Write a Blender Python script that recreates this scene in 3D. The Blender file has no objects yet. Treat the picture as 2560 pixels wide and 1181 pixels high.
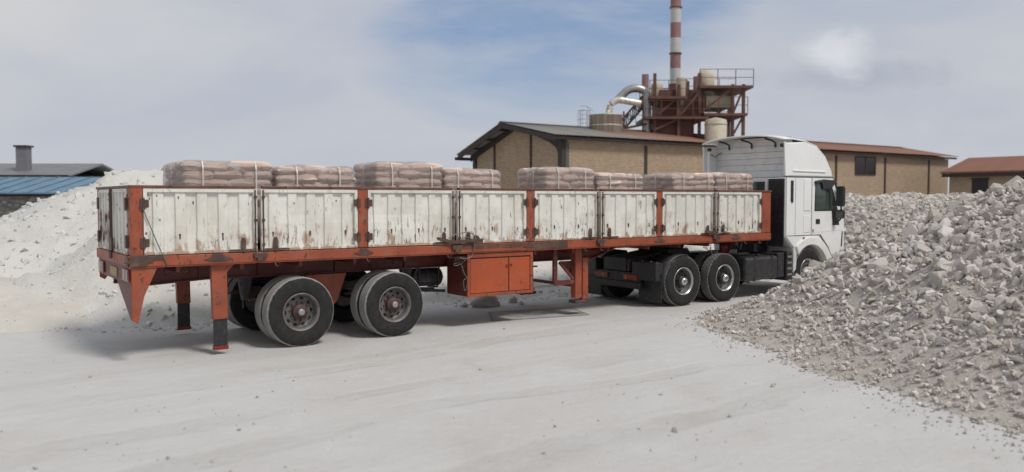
import bpy, bmesh, math, random
import numpy as np
from mathutils import Vector, Matrix, noise as mnoise

random.seed(11); RNG = np.random.default_rng(11)
scene = bpy.context.scene
COL = scene.collection
rad = math.radians

# ------------------------------------------------------------------ camera
CAM_Z = 2.277
cam_data = bpy.data.cameras.new('camera'); cam = bpy.data.objects.new('camera', cam_data); COL.objects.link(cam)
cam.location = (0, 0, CAM_Z); cam.rotation_euler = (rad(90 - 2.565), 0, 0)
cam_data.sensor_width = 36; cam_data.sensor_fit = 'HORIZONTAL'; cam_data.lens = 36 * 2097.7 / 2560
cam_data.clip_start = 0.1; cam_data.clip_end = 6000
cam_data.dof.use_dof = True; cam_data.dof.focus_distance = 15.5; cam_data.dof.aperture_fstop = 0.8
scene.camera = cam
scene.view_settings.view_transform = 'Standard'; scene.view_settings.look = 'None'
scene.view_settings.exposure = 0.14; scene.view_settings.gamma = 1.0
scene.view_settings.use_curve_mapping = False

# ------------------------------------------------------------------ sun and sky
SUN_DIR = Vector((0.60, -0.50, 1.02)).normalized()          # towards the sun
SUN_EL = math.asin(SUN_DIR.z); SUN_AZ = math.atan2(SUN_DIR.x, SUN_DIR.y)
sd = bpy.data.lights.new('sun', 'SUN'); sd.energy = 2.2; sd.angle = rad(14); sd.color = (1.0, 0.955, 0.90)
sun = bpy.data.objects.new('sun', sd); COL.objects.link(sun)
sun.rotation_euler = SUN_DIR.to_track_quat('Z', 'Y').to_euler(); sun.location = (0, 0, 60)

world = bpy.data.worlds.new('World'); scene.world = world; world.use_nodes = True
def build_world():
    nt = world.node_tree; nt.nodes.clear(); L = nt.links
    def nd(t, **k):
        n = nt.nodes.new(t)
        for a, b in k.items(): setattr(n, a, b)
        return n
    def M(op, a, b=None, c=None):
        n = nd('ShaderNodeMath', operation=op)
        for i, v in enumerate((a, b, c)):
            if v is None: continue
            if isinstance(v, (int, float)): n.inputs[i].default_value = v
            else: L.new(v, n.inputs[i])
        return n.outputs[0]
    def SM(v, a, b, lo=0.0, hi=1.0):
        n = nd('ShaderNodeMapRange', interpolation_type='SMOOTHSTEP'); L.new(v, n.inputs[0])
        for i, x in zip((1, 2, 3, 4), (a, b, lo, hi)): n.inputs[i].default_value = x
        return n.outputs[0]
    def MIX(f, a, b):
        n = nd('ShaderNodeMix', data_type='RGBA')
        if isinstance(f, (int, float)): n.inputs[0].default_value = f
        else: L.new(f, n.inputs[0])
        for s, v in ((n.inputs[6], a), (n.inputs[7], b)):
            if isinstance(v, tuple): s.default_value = (*v, 1)
            else: L.new(v, s)
        return n.outputs[2]
    tc = nd('ShaderNodeTexCoord'); sep = nd('ShaderNodeSeparateXYZ'); L.new(tc.outputs['Generated'], sep.inputs[0])
    az = M('ARCTAN2', sep.outputs[0], sep.outputs[1]); el = M('ARCSINE', sep.outputs[2])
    def NOI(fx, fy, ox, oy, detail=5, rough=0.55, dist=0.0):
        cb = nd('ShaderNodeCombineXYZ')
        L.new(M('MULTIPLY_ADD', az, fx, ox), cb.inputs[0]); L.new(M('MULTIPLY_ADD', el, fy, oy), cb.inputs[1])
        n = nd('ShaderNodeTexNoise'); n.inputs['Scale'].default_value = 1; n.inputs['Detail'].default_value = detail
        n.inputs['Roughness'].default_value = rough; n.inputs['Distortion'].default_value = dist
        L.new(cb.outputs[0], n.inputs['Vector']); return n.outputs[0]
    def BLOB(a0, e0, ra, re):
        x = M('DIVIDE', M('SUBTRACT', az, rad(a0)), rad(ra)); y = M('DIVIDE', M('SUBTRACT', el, rad(e0)), rad(re))
        return M('SQRT', M('ADD', M('MULTIPLY', x, x), M('MULTIPLY', y, y)))
    sky = nd('ShaderNodeTexSky', sky_type='NISHITA', sun_disc=False)
    sky.sun_elevation = SUN_EL; sky.sun_rotation = SUN_AZ; sky.altitude = 900; sky.dust_density = 1.6; sky.air_density = 1.0
    hs = nd('ShaderNodeVectorMath', operation='SCALE'); hs.inputs['Scale'].default_value = 0.075
    L.new(sky.outputs[0], hs.inputs[0])
    # veil of thin cloud: grey-white bands, streaks drawn out along the horizon
    n1 = NOI(2.6, 7.0, 3.1, 1.7, 6, 0.55, 0.4); n2 = NOI(6.0, 22.0, 8.2, 4.4, 6, 0.6, 0.3); n3 = NOI(1.2, 2.4, 0.4, 9.3, 3, 0.5)
    veil = MIX(SM(n1, 0.33, 0.66), (0.445, 0.475, 0.54), (0.56, 0.565, 0.58))
    veil = MIX(SM(n2, 0.40, 0.75, 0.0, 0.40), veil, (0.56, 0.565, 0.58))
    veil = MIX(SM(n3, 0.42, 0.62, 0.0, 0.45), veil, (0.415, 0.45, 0.53))
    low = SM(el, rad(0.0), rad(7.0), 0.55, 0.0)
    veil = MIX(low, veil, (0.485, 0.50, 0.545))
    # the clear blue gap and a thinner one to the right of it
    g1 = M('ADD', M('SUBTRACT', 1.0, BLOB(2.5, 13.5, 17, 9)), M('MULTIPLY', M('SUBTRACT', n1, 0.5), 1.5))
    gap = SM(g1, -0.05, 0.60, 0.0, 1.0)
    g2 = M('ADD', M('SUBTRACT', 1.0, BLOB(22, 14.5, 18, 8.5)), M('MULTIPLY', M('SUBTRACT', n1, 0.5), 1.6))
    gap2 = SM(g2, 0.05, 0.9, 0.0, 0.42)
    rest = M('MULTIPLY', SM(el, rad(16), rad(30)), SM(n3, 0.5, 0.66, 0.0, 0.75))
    gap = M('MAXIMUM', M('MAXIMUM', gap, gap2), rest)
    gap = M('MULTIPLY', gap, SM(n2, 0.35, 0.8, 1.0, 0.5))
    blue = MIX(0.62, hs.outputs[0], (0.245, 0.35, 0.545))
    col = MIX(gap, veil, blue)
    # small bright cumulus with a grey base
    pn = NOI(17, 24, 1.3, 2.6, 6, 0.62, 0.5)
    puff = SM(M('ADD', M('SUBTRACT', 1.0, BLOB(21.3, 9.0, 3.0, 2.2)), M('MULTIPLY', M('SUBTRACT', pn, 0.5), 1.7)), 0.0, 1.15, 0, 0.85)
    base = SM(M('ADD', M('SUBTRACT', 1.0, BLOB(21.8, 7.7, 8.5, 1.5)), M('MULTIPLY', M('SUBTRACT', pn, 0.5), 1.2)), 0.05, 0.9, 0, 0.62)
    col = MIX(base, col, (0.335, 0.37, 0.445)); col = MIX(puff, col, (0.66, 0.68, 0.71))
    bg = nd('ShaderNodeBackground'); bg.inputs[1].default_value = 1.0; L.new(col, bg.inputs[0])
    out = nd('ShaderNodeOutputWorld'); L.new(bg.outputs[0], out.inputs[0])
build_world()

# ------------------------------------------------------------------ frame of the truck (and the hall, which stands parallel to it)
TH = 0.955702859; RX, RY = -5.19121179, 11.4119757
DV = Vector((math.sin(TH), math.cos(TH), 0)); NV = Vector((-math.cos(TH), math.sin(TH), 0))
ANG = math.atan2(math.cos(TH), math.sin(TH))
def W(s, t, z=0.0): return Vector((RX, RY, 0)) + DV * s + NV * t + Vector((0, 0, z))
def to_st(x, y):
    v = Vector((x - RX, y - RY, 0)); return v.dot(DV), v.dot(NV)

# ------------------------------------------------------------------ materials
MATS = {}
class G:
    def __init__(self, name):
        self.m = bpy.data.materials.new(name); self.m.use_nodes = True
        self.nt = self.m.node_tree; self.L = self.nt.links
        self.b = self.nt.nodes['Principled BSDF']; self.out = self.nt.nodes['Material Output']
        MATS[name] = self.m
        tc = self.nd('ShaderNodeTexCoord'); self.obj = tc.outputs['Object']
        self.rnd = None
    def nd(self, t, **k):
        n = self.nt.nodes.new(t)
        for a, b in k.items(): setattr(n, a, b)
        return n
    def scl(self, v, sc):
        n = self.nd('ShaderNodeMapping'); n.inputs['Scale'].default_value = sc; self.L.new(v, n.inputs[0]); return n.outputs[0]
    def noise(self, scale, detail=4, rough=0.55, sc=None, dist=0.0, vec=None):
        n = self.nd('ShaderNodeTexNoise'); n.inputs['Scale'].default_value = scale; n.inputs['Detail'].default_value = detail
        n.inputs['Roughness'].default_value = rough; n.inputs['Distortion'].default_value = dist
        v = vec if vec is not None else self.obj
        if sc: v = self.scl(v, sc)
        self.L.new(v, n.inputs['Vector']); return n.outputs[0]
    def vor(self, scale, sc=None, feature='F1', out=0, vec=None):
        n = self.nd('ShaderNodeTexVoronoi', feature=feature); n.inputs['Scale'].default_value = scale
        v = vec if vec is not None else self.obj
        if sc: v = self.scl(v, sc)
        self.L.new(v, n.inputs['Vector']); return n.outputs[out]
    def ss(self, v, a, b, lo=0.0, hi=1.0):
        n = self.nd('ShaderNodeMapRange', interpolation_type='SMOOTHSTEP'); self.L.new(v, n.inputs[0])
        for i, x in zip((1, 2, 3, 4), (a, b, lo, hi)): n.inputs[i].default_value = x
        return n.outputs[0]
    def math(self, op, a, b=None, c=None):
        n = self.nd('ShaderNodeMath', operation=op)
        for i, v in enumerate((a, b, c)):
            if v is None: continue
            if isinstance(v, (int, float)): n.inputs[i].default_value = v
            else: self.L.new(v, n.inputs[i])
        return n.outputs[0]
    def mix(self, f, a, b):
        n = self.nd('ShaderNodeMix', data_type='RGBA')
        if isinstance(f, (int, float)): n.inputs[0].default_value = f
        else: self.L.new(f, n.inputs[0])
        for s, v in ((n.inputs[6], a), (n.inputs[7], b)):
            if isinstance(v, tuple): s.default_value = (*v, 1)
            else: self.L.new(v, s)
        return n.outputs[2]
    def xyz(self):
        n = self.nd('ShaderNodeSeparateXYZ'); self.L.new(self.obj, n.inputs[0]); return n.outputs
    def random(self):
        return self.nd('ShaderNodeObjectInfo').outputs['Random']
    def put(self, col=None, rough=None, metal=None, bump=None, bs=0.3, bd=0.02):
        for key, v in (('Base Color', col), ('Roughness', rough), ('Metallic', metal)):
            if v is None: continue
            if isinstance(v, tuple): self.b.inputs[key].default_value = (*v, 1)
            elif isinstance(v, (int, float)): self.b.inputs[key].default_value = v
            else: self.L.new(v, self.b.inputs[key])
        if bump is not None:
            n = self.nd('ShaderNodeBump'); n.inputs['Strength'].default_value = bs; n.inputs['Distance'].default_value = bd
            self.L.new(bump, n.inputs['Height']); self.L.new(n.outputs[0], self.b.inputs['Normal'])
        return self.m

def m_white_panel():
    g = G('chipped_white_paint'); x, y, z = g.xyz()
    grime = g.noise(3.0, 5, 0.6, (1.0, 1.0, 0.45)); fine = g.noise(40, 4, 0.6, (1, 1, 0.3))
    col = g.mix(g.ss(grime, 0.35, 0.7), (0.71, 0.70, 0.645), (0.60, 0.58, 0.51))
    col = g.mix(g.ss(fine, 0.55, 0.75, 0, 0.35), col, (0.42, 0.38, 0.31))
    lowz = g.ss(z, 1.50, 2.05, 1.0, 0.0)
    # rust wash
    r1 = g.noise(5.0, 6, 0.65, (1.3, 1, 0.5), 0.4)
    wash = g.ss(g.math('ADD', g.math('ADD', r1, g.math('MULTIPLY', lowz, 0.10)), g.ss(z, 1.51, 1.56, 0.13, 0.0)), 0.605, 0.72, 0, 0.75)
    col = g.mix(wash, col, g.mix(g.noise(18, 4), (0.40, 0.22, 0.11), (0.20, 0.09, 0.045)))
    # scuffs running mostly down the sheet
    s1 = g.noise(15.0, 6, 0.72, (1.8, 1, 0.36), 0.6)
    chip = g.ss(g.math('ADD', s1, g.math('MULTIPLY', lowz, 0.055)), 0.618, 0.645)
    clump = g.ss(g.noise(1.1, 3, 0.6, None, 0.3), 0.40, 0.60, 0.0, 1.0)
    chip = g.math('MULTIPLY', chip, g.math('MAXIMUM', clump, g.ss(s1, 0.68, 0.70)))
    # round chips
    v = g.vor(6.5, (1, 1, 0.55)); vn = g.noise(30, 3, 0.6)
    dots = g.ss(g.math('ADD', v, g.math('MULTIPLY', vn, 0.12)), 0.125, 0.155, 1, 0)
    dots = g.math('MULTIPLY', dots, g.ss(g.noise(2.1, 2), 0.42, 0.48))
    tg = g.math('MULTIPLY', g.math('MULTIPLY', g.ss(x, -3.94, -3.92, 1, 0), g.ss(y, 0.1, 0.3)), g.math('MULTIPLY', g.ss(z, 1.55, 1.65), g.ss(z, 2.0, 2.15, 1, 0)))
    tn_ = g.noise(16, 5, 0.65, (1, 1.6, 0.18), 0.4); chip = g.math('MAXIMUM', chip, g.math('MULTIPLY', tg, g.ss(tn_, 0.46, 0.54)))
    ch = g.math('MAXIMUM', chip, dots)
    ccol = g.mix(g.noise(25, 3), (0.05, 0.03, 0.022), (0.20, 0.10, 0.055))
    edge = g.ss(g.math('ADD', s1, g.math('MULTIPLY', lowz, 0.055)), 0.61, 0.65, 0, 0.5); edge = g.math('MULTIPLY', edge, clump)
    col = g.mix(edge, col, (0.36, 0.23, 0.13)); col = g.mix(ch, col, ccol)
    h = g.math('SUBTRACT', g.math('MULTIPLY', g.noise(7, 3), 0.5), ch)
    return g.put(col, g.ss(ch, 0, 1, 0.5, 0.9), 0.0, h, 0.35, 0.006)
def m_orange(name, base, dark, rustcol, amt):
    g = G(name)
    n = g.noise(2.2, 5, 0.6); f = g.noise(14, 5, 0.65, (1, 1, 0.6))
    col = g.mix(g.ss(n, 0.35, 0.7), base, dark)
    col = g.mix(g.ss(g.noise(5, 6, 0.66), 0.48, 0.76, 0, 0.45), col, (0.26, 0.15, 0.105))
    r = g.ss(f, 0.64 - amt, 0.68 - amt * 0.9); col = g.mix(r, col, rustcol)
    return g.put(col, g.ss(r, 0, 1, 0.5, 0.88), 0.0, f, 0.25, 0.006)
m_white_panel()
m_orange('orange_paint', (0.32, 0.072, 0.030), (0.23, 0.052, 0.025), (0.085, 0.045, 0.03), 0.045)
m_orange('toolbox_orange', (0.40, 0.074, 0.020), (0.33, 0.062, 0.020), (0.14, 0.05, 0.03), 0.0)
m_orange('dark_red_paint', (0.135, 0.026, 0.020), (0.095, 0.022, 0.018), (0.05, 0.026, 0.02), 0.03)  # darker, redder variant of the orange paint
m_orange('rust_iron', (0.085, 0.045, 0.033), (0.055, 0.034, 0.028), (0.15, 0.07, 0.04), 0.04)
m_orange('top_rail_rust', (0.15, 0.050, 0.032), (0.09, 0.042, 0.03), (0.05, 0.03, 0.025), 0.06)
def m_simple(name, col, rough=0.6, metal=0.0, var=0.25, scale=6, bump=0.1, dust=None, dustamt=0.5):
    g = G(name); n = g.noise(scale, 5, 0.6)
    c = g.mix(g.ss(n, 0.3, 0.75), col, tuple(v * (1 - var) for v in col))
    if dust: c = g.mix(g.ss(g.noise(scale * 1.7, 6, 0.65), 0.42, 0.72, 0, dustamt), c, dust)
    return g.put(c, rough, metal, n, bump, 0.01)
DUST = (0.34, 0.325, 0.30)
m_simple('black_iron', (0.022, 0.022, 0.024), 0.55, 0, 0.3, 8, 0.1, (0.10, 0.095, 0.09), 0.5)
m_simple('black_plastic', (0.018, 0.018, 0.019), 0.45, 0, 0.2, 8, 0.08, (0.07, 0.068, 0.065), 0.5)
m_simple('tank_dark', (0.045, 0.045, 0.047), 0.42, 0.3, 0.2, 5, 0.06, (0.12, 0.115, 0.11), 0.5)
def m_cab():
    g = G('cab_white'); x, y, z = g.xyz(); n = g.noise(2.2, 5, 0.6); f = g.noise(7, 6, 0.66, (1, 1, 0.5))
    c = g.mix(g.ss(n, 0.3, 0.75), (0.81, 0.81, 0.795), (0.76, 0.76, 0.74))
    gr = g.math('ADD', g.math('MULTIPLY', f, 0.6), g.ss(z, 0.6, 1.7, 0.30, 0.0)); c = g.mix(g.ss(gr, 0.36, 0.68, 0, 0.6), c, (0.52, 0.49, 0.44))
    g.put(c, g.ss(gr, 0.3, 0.7, 0.26, 0.6), 0.0, n, 0.03, 0.01)
m_cab()
m_simple('cab_grey_white', (0.68, 0.68, 0.66), 0.45, 0, 0.08, 2.5, 0.02, (0.44, 0.42, 0.38), 0.5)
m_simple('cab_seam', (0.12, 0.12, 0.12), 0.7)
m_simple('rim_steel', (0.20, 0.195, 0.19), 0.5, 0.3, 0.4, 9, 0.1, (0.13, 0.085, 0.065), 0.8)
m_simple('rim_dark', (0.085, 0.083, 0.08), 0.5, 0.3, 0.3, 9, 0.1, (0.16, 0.15, 0.14), 0.5)
m_simple('rim_bright', (0.50, 0.50, 0.50), 0.30, 0.8, 0.2, 9, 0.06, (0.25, 0.24, 0.22), 0.4)
m_simple('hub_rust', (0.085, 0.045, 0.038), 0.7, 0, 0.4, 20, 0.3)
m_simple('hub_cap_grey', (0.36, 0.36, 0.36), 0.4, 0.5, 0.2, 20, 0.1)
m_simple('chrome', (0.70, 0.70, 0.70), 0.10, 1.0, 0.05, 4, 0.01)
m_simple('hole_black', (0.008, 0.008, 0.008), 0.8)
m_simple('lamp_red', (0.22, 0.018, 0.014), 0.25, 0, 0.2, 20, 0.05, (0.16, 0.10, 0.08), 0.4)
m_simple('lamp_amber', (0.45, 0.14, 0.05), 0.25, 0, 0.2, 20, 0.05)
m_simple('lamp_clear', (0.42, 0.36, 0.34), 0.2, 0, 0.2, 20, 0.05)
m_simple('plate_yellow', (0.36, 0.25, 0.10), 0.5, 0, 0.3, 20, 0.05)
m_simple('cable_steel', (0.20, 0.185, 0.17), 0.5, 0.5, 0.3, 20)
m_simple('chalk_paint', (0.27, 0.20, 0.19), 0.8, 0, 0.4, 30)
m_simple('strap_white', (0.58, 0.555, 0.50), 0.45, 0, 0.08, 8, 0.05)
m_simple('pallet_wood', (0.30, 0.21, 0.13), 0.8, 0, 0.4, 6, 0.2)
m_simple('galvanised', (0.42, 0.42, 0.41), 0.38, 0.7, 0.25, 3, 0.05, (0.28, 0.25, 0.21), 0.5)
m_simple('steel_brown', (0.13, 0.055, 0.038), 0.65, 0, 0.35, 3, 0.1)
m_simple('steel_dark', (0.045, 0.030, 0.026), 0.7, 0, 0.35, 3, 0.1)
m_simple('steel_green', (0.10, 0.125, 0.11), 0.7, 0, 0.4, 4, 0.1, (0.09, 0.05, 0.035), 0.8)
m_simple('cream_paint', (0.52, 0.46, 0.35), 0.6, 0, 0.2, 1.5, 0.05, (0.35, 0.28, 0.20), 0.5)
m_simple('stack_red', (0.27, 0.15, 0.14), 0.6, 0, 0.25, 2, 0.05)
m_simple('stack_white', (0.48, 0.47, 0.46), 0.6, 0, 0.12, 2, 0.05)
m_simple('roof_blue', (0.10, 0.205, 0.29), 0.5, 0, 0.2, 1.0, 0.05, (0.20, 0.26, 0.30), 0.5)
m_simple('roof_grey', (0.19, 0.19, 0.195), 0.6, 0, 0.2, 1.0, 0.05)
m_simple('plaster', (0.50, 0.47, 0.42), 0.85, 0, 0.15, 1.0, 0.1)
def m_glass():
    g = G('window_glass'); g.put((0.045, 0.065, 0.056), 0.06, 0.0)
    g.b.inputs['Specular IOR Level'].default_value = 0.7
    g2 = G('far_window_dark'); g2.put((0.02, 0.024, 0.032), 0.15)
m_glass()
def m_tyre(name, tread):
    g = G(name); x, y, z = g.xyz()
    r = g.math('SQRT', g.math('ADD', g.math('MULTIPLY', x, x), g.math('MULTIPLY', z, z)))
    n = g.noise(9, 6, 0.65)
    col = g.mix(g.ss(n, 0.35, 0.75), (0.022, 0.022, 0.022), (0.036, 0.035, 0.034))
    d = g.ss(g.math('ADD', r, g.math('MULTIPLY', g.math('SUBTRACT', n, 0.5), 0.035)), 0.512, 0.528)
    dc = g.mix(g.noise(22, 5, 0.65), tread, tuple(v * 0.62 for v in tread))
    col = g.mix(d, col, dc)
    rg = g.ss(g.math('ABSOLUTE', g.math('SUBTRACT', r, 0.33)), 0.0, 0.012, 1, 0)
    g.b.inputs['Specular IOR Level'].default_value = 0.22
    return g.put(col, 0.85, 0, g.math('ADD', g.noise(45, 3), rg), 0.35, 0.006)
m_tyre('tyre_dusty', (0.34, 0.33, 0.315)); m_tyre('tyre_drive', (0.21, 0.205, 0.195))
def m_bag():
    g = G('paper_bag'); r = g.random()
    n = g.noise(4, 5, 0.6); wr = g.noise(9, 4, 0.6, (0.6, 1.6, 2.2), 0.8)
    c = g.mix(r, (0.69, 0.52, 0.43), (0.60, 0.47, 0.405)); c = g.mix(g.ss(n, 0.4, 0.75, 0, 0.5), c, (0.64, 0.54, 0.48))
    g.put(c, 0.72, 0, wr, 0.4, 0.02)
m_bag()
def m_wrap():
    g = G('stretch_film')
    # glossy, slightly milky film: mostly clear, brighter on folds
    wr = g.noise(3.2, 6, 0.68, (0.8, 0.8, 2.6), 1.6); f2 = g.noise(11, 4, 0.6, (0.7, 0.7, 2.0), 1.0)
    h = g.math('ADD', wr, g.math('MULTIPLY', f2, 0.35))
    bmp = g.nd('ShaderNodeBump'); bmp.inputs['Strength'].default_value = 0.9; bmp.inputs['Distance'].default_value = 0.09; g.L.new(h, bmp.inputs['Height'])
    gl = g.nd('ShaderNodeBsdfGlossy'); gl.inputs['Roughness'].default_value = 0.16; gl.inputs['Color'].default_value = (0.9, 0.9, 0.92, 1)
    g.L.new(bmp.outputs[0], gl.inputs['Normal'])
    b2 = g.nd('ShaderNodeBump'); b2.inputs['Strength'].default_value = 0.35; b2.inputs['Distance'].default_value = 0.035; g.L.new(h, b2.inputs['Height'])
    df = g.nd('ShaderNodeBsdfDiffuse'); df.inputs['Color'].default_value = (0.84, 0.77, 0.745, 1); g.L.new(b2.outputs[0], df.inputs['Normal'])
    tr = g.nd('ShaderNodeBsdfTransparent'); tr.inputs['Color'].default_value = (0.99, 0.985, 0.98, 1)
    m1 = g.nd('ShaderNodeMixShader'); g.L.new(g.ss(wr, 0.44, 0.74, 0.10, 0.50), m1.inputs[0]); tl = g.nd('ShaderNodeBsdfTranslucent'); tl.inputs['Color'].default_value = (0.80, 0.76, 0.75, 1); g.L.new(b2.outputs[0], tl.inputs['Normal'])
    m0 = g.nd('ShaderNodeMixShader'); m0.inputs[0].default_value = 0.2; g.L.new(df.outputs[0], m0.inputs[1]); g.L.new(tl.outputs[0], m0.inputs[2]); g.L.new(tr.outputs[0], m1.inputs[1]); g.L.new(m0.outputs[0], m1.inputs[2])
    fr = g.nd('ShaderNodeFresnel'); fr.inputs['IOR'].default_value = 1.45; g.L.new(bmp.outputs[0], fr.inputs['Normal'])
    m2 = g.nd('ShaderNodeMixShader'); g.L.new(g.math('MULTIPLY', fr.outputs[0], 0.7), m2.inputs[0]); g.L.new(m1.outputs[0], m2.inputs[1]); g.L.new(gl.outputs[0], m2.inputs[2])
    g.L.new(m2.outputs[0], g.out.inputs[0])
m_wrap()
def m_brick(name, axis):
    g = G(name); x, y, z = g.xyz()
    cb = g.nd('ShaderNodeCombineXYZ'); g.L.new((x, y)[axis], cb.inputs[0]); g.L.new(z, cb.inputs[1])
    b = g.nd('ShaderNodeTexBrick'); g.L.new(cb.outputs[0], b.inputs['Vector'])
    b.inputs['Scale'].default_value = 1; b.inputs['Brick Width'].default_value = 0.26; b.inputs['Row Height'].default_value = 0.088
    b.inputs['Mortar Size'].default_value = 0.013; b.inputs['Bias'].default_value = 0.0
    b.inputs['Color1'].default_value = (0.47, 0.35, 0.235, 1); b.inputs['Color2'].default_value = (0.36, 0.26, 0.165, 1); b.inputs['Mortar'].default_value = (0.15, 0.115, 0.085, 1)
    n = g.noise(0.55, 5, 0.6); c = g.mix(g.ss(n, 0.38, 0.7, 0, 0.4), b.outputs[0], (0.27, 0.20, 0.14))
    c = g.mix(g.ss(g.noise(2.4, 5, 0.65, (1, 1, 0.35)), 0.55, 0.78, 0, 0.35), c, (0.48, 0.41, 0.32))
    g.put(c, 0.85, 0, b.outputs['Fac'], -0.8, 0.02)
m_brick('brick_side', 0); m_brick('brick_gable', 1)
def m_roof():
    g = G('corrugated_roof'); x, y, z = g.xyz()
    n = g.noise(0.35, 5, 0.6, (1, 1, 1)); st = g.noise(2.5, 4, 0.6, (1.0, 0.12, 0.12))
    f = g.math('ADD', x, g.math('MULTIPLY', g.math('ADD', n, st), 16)); f = g.ss(f, 16, 27)
    grey = g.mix(st, (0.15, 0.145, 0.13), (0.23, 0.225, 0.205)); rust = g.mix(st, (0.17, 0.075, 0.045), (0.25, 0.125, 0.075))
    g.put(g.mix(f, grey, rust), 0.72)
    g = G('rust_roof'); st = g.noise(2.5, 4, 0.6, (0.12, 1, 0.12)); g.put(g.mix(st, (0.16, 0.062, 0.035), (0.26, 0.12, 0.075)), 0.75)
m_roof()
def m_tank():
    g = G('stainless_streaked'); st = g.noise(5.0, 5, 0.65, (1.0, 1.0, 0.06)); s2 = g.noise(11, 4, 0.6, (1, 1, 0.04))
    c = g.mix(g.ss(st, 0.38, 0.62), (0.60, 0.585, 0.54), (0.42, 0.36, 0.27)); c = g.mix(g.ss(s2, 0.55, 0.7, 0, 0.6), c, (0.66, 0.65, 0.62))
    g.put(c, 0.38, 0.35)
m_tank()
def m_ground():
    g = G('dusty_ground')
    a = g.noise(0.16, 5, 0.6, None, 0.5); b = g.noise(0.75, 6, 0.62, None, 0.3); c3 = g.noise(6, 6, 0.65); f = g.noise(60, 4, 0.7)
    col = g.mix(g.ss(a, 0.36, 0.64), (0.525, 0.52, 0.505), (0.49, 0.47, 0.445))
    col = g.mix(g.ss(b, 0.47, 0.70, 0, 0.6), col, (0.545, 0.545, 0.54))
    col = g.mix(g.ss(b, 0.44, 0.28, 0, 0.45), col, (0.43, 0.395, 0.36))
    # wheel tracks along the lane
    sp = g.nd('ShaderNodeMapping'); sp.inputs['Rotation'].default_value = (0, 0, -ANG - 0.10); g.L.new(g.obj, sp.inputs[0])
    tr = g.noise(1.0, 5, 0.6, (0.05, 1.5, 1), 0.25, sp.outputs[0])
    col = g.mix(g.ss(tr, 0.52, 0.68, 0, 0.18), col, (0.36, 0.34, 0.315))
    col = g.mix(g.ss(tr, 0.44, 0.30, 0, 0.30), col, (0.56, 0.56, 0.555))
    sx = g.nd('ShaderNodeSeparateXYZ'); g.L.new(sp.outputs[0], sx.inputs[0]); wob = g.noise(0.22, 3, 0.5, None, 0.0, sp.outputs[0])
    acr = g.math('ADD', sx.outputs[1], g.math('MULTIPLY', wob, 2.4)); trk = None
    for c0 in (11.35, 9.45, 8.35, 6.4):
        m_ = g.ss(g.math('ABSOLUTE', g.math('SUBTRACT', acr, c0)), 0.16, 0.30, 1, 0); trk = m_ if trk is None else g.math('MAXIMUM', trk, m_)
    trk = g.math('MULTIPLY', trk, g.ss(g.noise(0.5, 4, 0.6), 0.36, 0.62))
    lug = g.noise(1.0, 2, 0.5, (9, 26, 1), 0.0, sp.outputs[0])
    col = g.mix(g.math('MULTIPLY', trk, g.ss(lug, 0.3, 0.7, 0.1, 0.36)), col, (0.37, 0.355, 0.33))
    col = g.mix(g.ss(c3, 0.55, 0.75, 0, 0.35), col, (0.58, 0.575, 0.56))
    col = g.mix(g.ss(f, 0.60, 0.78, 0, 0.5), col, (0.24, 0.23, 0.215))
    h = g.math('ADD', g.math('MULTIPLY', c3, 1.0), g.math('MULTIPLY', f, 0.35)); h = g.math('ADD', h, g.math('MULTIPLY', tr, 1.2)); h = g.math('SUBTRACT', h, g.math('MULTIPLY', trk, 0.9))
    g.put(col, 0.92, 0, h, 0.5, 0.05)
    g = G('concrete_patch'); n = g.noise(3, 6, 0.65); f = g.noise(50, 4, 0.7)
    g.put(g.mix(g.ss(n, 0.35, 0.7), (0.34, 0.33, 0.31), (0.43, 0.42, 0.40)), 0.9, 0, f, 0.3, 0.02)
    g = G('joint_dirt'); g.put((0.27, 0.26, 0.245), 0.95)
m_ground()
def m_stone(name, ca, cb, cc, sc=3.0):
    g = G(name); r = g.random(); n = g.noise(sc, 6, 0.65); f = g.noise(sc * 9, 4, 0.65)
    at = g.nd('ShaderNodeAttribute', attribute_name='tone', attribute_type='GEOMETRY')
    k = g.math('FRACT', g.math('ADD', g.math('MULTIPLY', at.outputs['Fac'], 1.0), g.math('MULTIPLY', r, 7.31)))
    rp = g.nd('ShaderNodeValToRGB'); g.L.new(k, rp.inputs[0]); e = rp.color_ramp.elements
    e[0].position = 0.0; e[0].color = (*ca, 1); e[1].position = 1.0; e[1].color = (*cc, 1); m = rp.color_ramp.elements.new(0.5); m.color = (*cb, 1)
    c = g.mix(g.ss(n, 0.4, 0.72, 0, 0.55), rp.outputs[0], tuple(0.5 * (u + v) * 0.8 for u, v in zip(ca, cc)))
    c = g.mix(g.ss(f, 0.58, 0.72, 0, 0.3), c, (0.55, 0.54, 0.52))
    g.put(c, 0.9, 0, g.math('ADD', n, g.math('MULTIPLY', f, 0.4)), 0.6, 0.03)
m_stone('rubble_stone', (0.40, 0.36, 0.315), (0.54, 0.495, 0.445), (0.66, 0.625, 0.58))
m_stone('white_chip', (0.48, 0.475, 0.45), (0.58, 0.575, 0.55), (0.66, 0.655, 0.63), 5)
m_stone('boulder_stone', (0.36, 0.33, 0.29), (0.43, 0.40, 0.36), (0.48, 0.45, 0.41), 2.2)
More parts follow.
